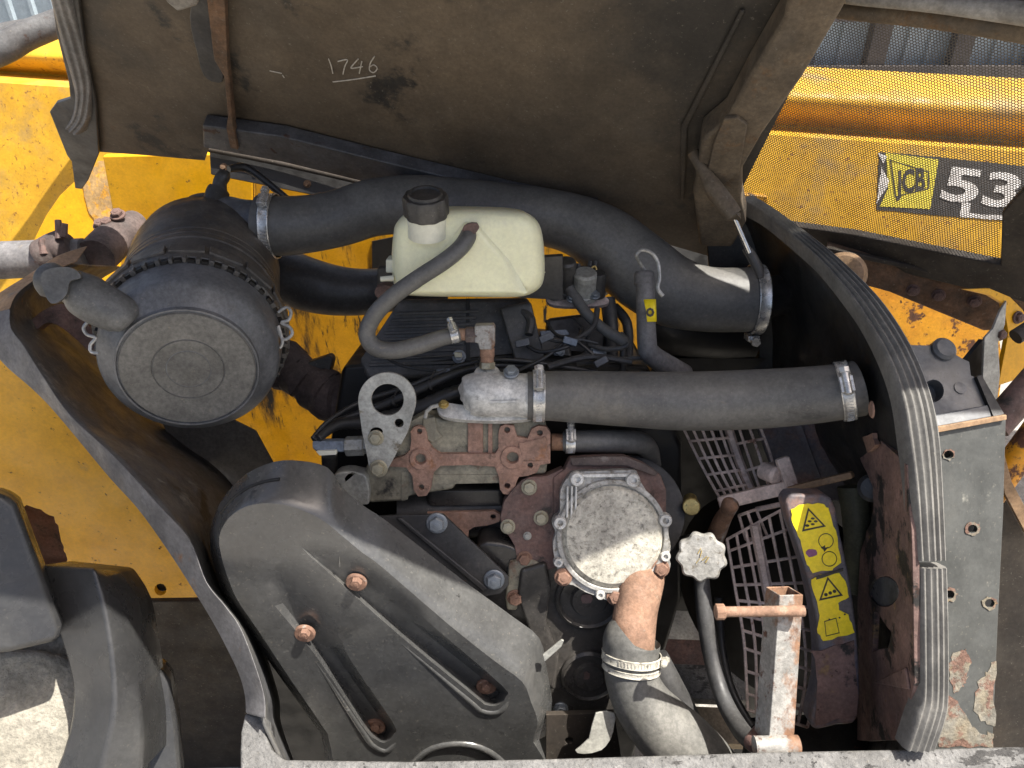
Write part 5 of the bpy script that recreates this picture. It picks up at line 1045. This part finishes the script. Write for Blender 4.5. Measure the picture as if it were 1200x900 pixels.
# keep the straight bevel: the middle ring lies on the line between front and back
for i, v in enumerate(Mv): v.co = Fv[i].co*.55+Bv[i].co*.45+pg.n*.004
slot_pts = [Mv[i].co+(Bv[i].co-Mv[i].co)*.12 for i in range(4, 13)]
prev = Fv
for t_ in (.08, .2, .42, .72):
    h_ = t_**1.22; cur = b.ring([pg.at(x*(1-t_)+u*t_, y*(1-t_)+v*t_, -H*h_) for (x, y), (u, v) in zip(front, back)]); b.skin(prev, cur); prev = cur
b.skin(prev, Bv); b.skin(Bv, Dv)
slot_pts = [pg.at(x*.4+u*.6, y*.4+v*.6, -H*.6**1.22+.001) for (x, y), (u, v) in list(zip(front, back))[4:13]]
for v_ in Mv: b.b.verts.remove(v_)
loops = [Fv]
for g, tip, tail in ((gA, (362, 648), (582, 816)), (gB, (318, 676), (450, 860))):
    a = b.ring([pg.at(x, y, 0) for x, y in g]); fl_ = sub_loop(g, tip, tail, .028)
    f = b.ring([pg.at(x, y, h) for x, y, h in fl_]); b.skin(a, f); loops.append(a)
    c = b.b.verts.new(sum((v.co for v in f), Vector((0, 0, 0)))/len(f))
    b.cap([f]); b.b.verts.remove(c)
b.cap(loops)
gd = obj('guard_shell', b, m_plastic, root=root, bevel=.004, segs=3, sharp=60)
for x, y, h in ((418, 681, -.001), (357.5, 741, -.001), (570, 803, -.026), (440, 850, -.026)):
    q = MB(); rr = pg.m(x, y, 12.5); q.lathe(pg.at(x, y, h-.003), pg.n, [(rr, 0), (rr, .0035), (rr*.9, .0048), (rr*.3, .005)], 24); wsh = obj('washer', q, m_bolt_rust, root=root)
    bolt(root, pg.at(x, y, h+.002), pg.n, .0078, m_bolt_rust, washer=False); 
for pts in ([(322, 706), (372, 776), (424, 854), (438, 872), (454, 878), (466, 866)], [(404, 692), (470, 752), (548, 818), (566, 832), (586, 832), (597, 818)]):
    q = MB(); pr_q = cr([(x, y) for x, y in pts], 5); n_ = len(pr_q); q.tube([pg.at(x, y, -.003) for x, y in pr_q], [.0055*min(1, .15+i/n_*2.2, .15+(n_-i)/n_*5) for i in range(n_)], 12); obj('moulded_rib', q, m_plastic, root=root)
# slot in the dome, pressed arch at the bottom, ridge beside the dome
q = MB(); q.tube(slot_pts, .0022, 8); obj('slot', q, m_pit, root=root)
q = MB(); pts = cr([(476, 912), (486, 892), (505, 877), (530, 871), (556, 873), (578, 883), (596, 900), (604, 912)], 5); q.tube([pg.at(x, y, -.001) for x, y in pts], .0055, 12); obj('pressed_arch', q, m_plastic, root=root)
q = MB(); q.tube([pg.at(398, 634, -.002), pg.at(398, 664, -.001)], .0007, 6); obj('scratch', q, m_filter_face, root=root)

# =================================================================== FAN COWL + GUARD
root = thing('fan_guard', P(900, 850, 1.2), 'rusty wire fan guard with navy cowl band and two worn yellow stickers', 'fan guard')
def surf(Lp, Rp, u, t):
    def ev(pl, t):
        k = t*(len(pl)-1); i = min(int(k), len(pl)-2); f = k-i; return Vector(pl[i]).lerp(Vector(pl[i+1]), f)
    a, c = ev(Lp, t), ev(Rp, t); return a.lerp(c, u)
def grid(name, Lq, Rq, us, ts, r, thick=(), mat=None, nseg=14):
    r *= 1.15; bulge = .018
    Lw = [P(x, y, d) for x, y, d in cr(Lq, 6)]; Rw = [P(x, y, d) for x, y, d in cr(Rq, 6)]
    b = MB()
    for u in us:
        rr = r*(3.2 if u in thick else 1)
        pts = [surf(Lw, Rw, u, k/nseg) for k in range(nseg+1)]; pts = [p+(CAM-p).normalized()*bulge*math.sin(math.pi*u) for p in pts]
        b.tube(pts, rr, 6)
    for t in ts: b.tube([p+(CAM-p).normalized()*bulge*math.sin(math.pi*k/6) for k, p in enumerate([surf(Lw, Rw, u/6, t) for u in range(7)])], r, 6)
    return obj(name, b, mat or m_cage, root=root)
grid('lower_cage', [(852, 632, 1.2), (862, 692, 1.2), (872, 752, 1.2), (876, 832, 1.2)], [(926, 592, 1.17), (942, 668, 1.18), (956, 740, 1.19), (958, 800, 1.19), (946, 852, 1.2)], [0, .15, .3, .44, .5, .67, .84, 1], [k/10 for k in range(11)], .0021, thick=(.44,))
grid('lower_cage_corner', [(866, 604, 1.205), (874, 632, 1.2)], [(886, 597, 1.2), (900, 630, 1.19)], [0, .5, 1], [0, 1], .0021)
grid('upper_cage', [(800, 500, 1.26), (822, 545, 1.25), (846, 588, 1.24)], [(852, 496, 1.26), (866, 540, 1.25), (882, 578, 1.24)], [0, .2, .4, .6, .8, 1], [0, .22, .42, .62, .82, 1], .002, thick=(1,))
grid('upper_cage_side', [(852, 496, 1.26), (866, 540, 1.25), (880, 576, 1.24)], [(888, 494, 1.25), (902, 530, 1.24), (912, 568, 1.23)], [0, .33, .66, 1], [0, .3, .65, 1], .002)
p = [P(860, 590, 1.24), P(888, 598, 1.2)]; obj('cage_tie', MB().tube([P(886, 597, 1.2), P(930, 588, 1.17)], .004, 8), m_cage, root=root)
# outer band carrying the stickers
pbd = plane(965, 680, 1.07, 27, -4)
b = MB(); b.prism(pbd, cr([(920, 588), (950, 580), (975, 585), (986, 630), (998, 690), (1006, 760), (1006, 840), (980, 850), (950, 852), (960, 800), (958, 740), (944, 668)], 3, True), -.04, 0); obj('cowl_band', b, m_cowl, root=root, bevel=.006, segs=3)
b = MB(); b.prism(pbd, jag([(952, 765), (1000, 752), (1005, 838), (955, 850), (960, 800)], 2, 4), .0004, .0016); obj('rust_area', b, m_cowl_rust, root=root)
def sticker(outl, marks):
    b = MB(); b.prism(pbd, jag(outl, 1.0, 4), .0004, .0014); s_ = obj('warning_sticker', b, m_stick, root=root)
    for fn in marks: fn(s_)
def tri(s_, a, c, e):
    obj('warning_triangle', frame_line(pbd, [a, c, e], 2.6, .0015, .0021), m_stick_blk, parent=s_)
def blob(s_, px, mat=m_stick_blk, name='pictogram'):
    b = MB(); b.prism(pbd, px, .0015, .0021); obj(name, b, mat, parent=s_)
def ringm(s_, x, y, rx, ry):
    b = MB(); b.prism(pbd, circ(x, y, rx, ry, 22), .0015, .0021, holes=[circ(x, y, rx-.8, ry-.8, 22)]); obj('pulley_symbol', b, m_stick_blk, parent=s_)
sticker([(927, 597), (940, 591), (965, 590), (972, 598), (979, 622), (986, 660), (975, 668), (952, 671), (944, 658), (938, 634), (928, 610)], [
    lambda s_: tri(s_, (947, 595), (968, 617), (940, 623)),
    lambda s_: [blob(s_, circ(948.5+3.6*math.cos(a)+4, 611+3.3*math.sin(a), 2.4, 1.3, 7, a)) for a in (0, 1.57, 3.14, 4.71)],
    lambda s_: blob(s_, circ(946, 616, 2.6, 1.6, 8)),
    lambda s_: ringm(s_, 968, 634, 9, 9), lambda s_: ringm(s_, 972, 655, 9, 9),
    lambda s_: blob(s_, [(962, 642), (967, 639), (967, 642), (971, 641), (966, 647), (965, 644)]),
    lambda s_: blob(s_, jag(circ(951, 648, 7, 5, 9), .9, 1), m_stick_pur, 'hand_symbol')])
sticker([(950, 680), (962, 674), (984, 672), (992, 684), (994, 700), (983, 706), (984, 716), (994, 720), (1001, 742), (965, 752), (957, 738), (960, 722), (956, 700)], [
    lambda s_: tri(s_, (970, 676), (988, 698), (960, 704)),
    lambda s_: [blob(s_, circ(x, y, 2.2, 2, 8)) for x, y in ((968, 697), (973, 695), (978, 693))],
    lambda s_: obj('engine_symbol', frame_line(pbd, [(966, 728), (980, 724), (984, 742), (968, 746)], .8, .0015, .002), m_stick_blk, parent=s_),
    lambda s_: [blob(s_, circ(x, y, 1.2, 1, 6)) for x, y in ((972, 726), (984, 724), (990, 720))]])
b = MB(); b.prism(pbd, jag([(956, 676), (988, 666), (988, 669), (957, 679)], .7, 4), .0016, .0024); obj('grease_streak', b, m_stick_blk, root=root)
# bracket bars between upper and lower cage
root2 = thing('guard_bracket', P(900, 580, 1.18), 'weathered brown cross bracket above the yellow fan stickers', 'bracket')
b = MB(); b.bar(P(842, 590, 1.2), P(926, 570, 1.17), .014, .02, AX_U); obj('cross_bar', b, m_cage, root=root2, bevel=.003)
b = MB(); b.bar(P(924, 574, 1.17), P(1000, 556, 1.12), .02, .01, AX_U); obj('rusty_arm', b, m_frame_tan, root=root2, bevel=.003)
b = MB(); b.bar(P(916, 536, 1.17), P(929, 575, 1.17), .012, .02, AX_R); obj('upright', b, m_cage, root=root2, bevel=.003)
b = MB(); b.lathe(P(906, 556, 1.18), Vector((.4, -.8, .3)), [(.014, -.02), (.014, .006), (.01, .01), (.002, .011)], 18); obj('bush', b, m_cage, root=root2)
p, r_ = tpx([(838, 630, 1.22, 11), (846, 610, 1.19, 10), (852, 600, 1.17, 9), (856, 591, 1.15, 10), (857, 589, 1.148, 8)], 4); obj('stud', MB().tube(p, r_, 16), m_rust_post, root=root2)
# shroud behind the cage
root3 = thing('fan_shroud', P(960, 560, 1.4), 'dirty navy plastic fan shroud behind the upper wire guard', 'fan shroud')
psh = plane(950, 540, 1.3, 18, -20)
b = MB(); b.prism(psh, [(884, 494), (1000, 488), (1020, 560), (1010, 588), (930, 588), (910, 566), (896, 530)], -.03, 0); obj('shroud_panel', b, m_cowl, root=root3, bevel=.005)
b = MB(); b.prism(psh, [(930, 496), (938, 495), (962, 560), (954, 562)], 0, .008); obj('shroud_rib', b, m_cowl, root=root3, bevel=.002)
b = MB(); b.lathe(P(900, 700, 1.42), Vector((-.7, -.6, .2)), [(.2, -.03), (.2, 0), (.02, .01)], 48); obj('fan_disc', b, m_pit, root=root3)
b = MB(); b.prism(plane(930, 865, 1.22, 40, 0), [(880, 845), (1010, 838), (1030, 905), (870, 905)], -.02, 0); obj('shroud_foot', b, m_wall, root=root3, bevel=.004)
# square tube stand with T bar
root = thing('tube_stand', P(905, 880, 1.0), 'rusty square tube stand with a cross bolt in front of the fan guard', 'stand')
aT, aB = P(919, 692, .985), P(905, 888, 1.0)
ax = (aT-aB).normalized(); yaw = R(14)
u0 = Vector((math.cos(yaw), math.sin(yaw), 0)); u0 = (u0-ax*u0.dot(ax)).normalized(); v0 = ax.cross(u0)
b = MB(); sz = .0335; t_ = .0028
def sq(c, s_, sk=0): return [c+u0*(i*s_/2)+v0*(j*s_/2) for i, j in ((-1, -1), (1, -1), (1, 1), (-1, 1))]
o1, o2 = b.ring(sq(aB, sz*1.08)), b.ring(sq(aT, sz)); i1, i2 = b.ring(sq(aB, sz-2*t_)), b.ring(sq(aT, sz-2*t_))
b.skin(o1, o2); b.skin(i1, i2); b.skin(o2, i2); b.skin(o1, i1); obj('square_tube', b, m_rust_post, root=root, bevel=.0015)
p, r_ = tpx([(842, 717, .95, 6), (942, 716, .955, 6.5)], 2); obj('cross_bolt', MB().tube(p, r_, 16), m_rust_pipe, root=root)
c = P(838, 717, .95); b = MB(); b.lathe(c, AX_R, [(.0085, 0), (.0098, .001), (.0098, .011), (.0085, .012)], 8); obj('bolt_head', b, m_rust_pipe, root=root)
c = P(930, 874, .975); b = MB(); b.lathe(c, AX_R, [(.012, -.05), (.013, 0), (.013, .006), (.008, .008)], 16); obj('foot_pin', b, m_rust_post, root=root)
b = MB(); b.lathe(P(882, 872, 1.0), Vector((-.5, -.6, .3)), [(.012, -.03), (.012, 0), (.008, .003)], 16); obj('foot_boss', b, m_rust_dk, root=root)
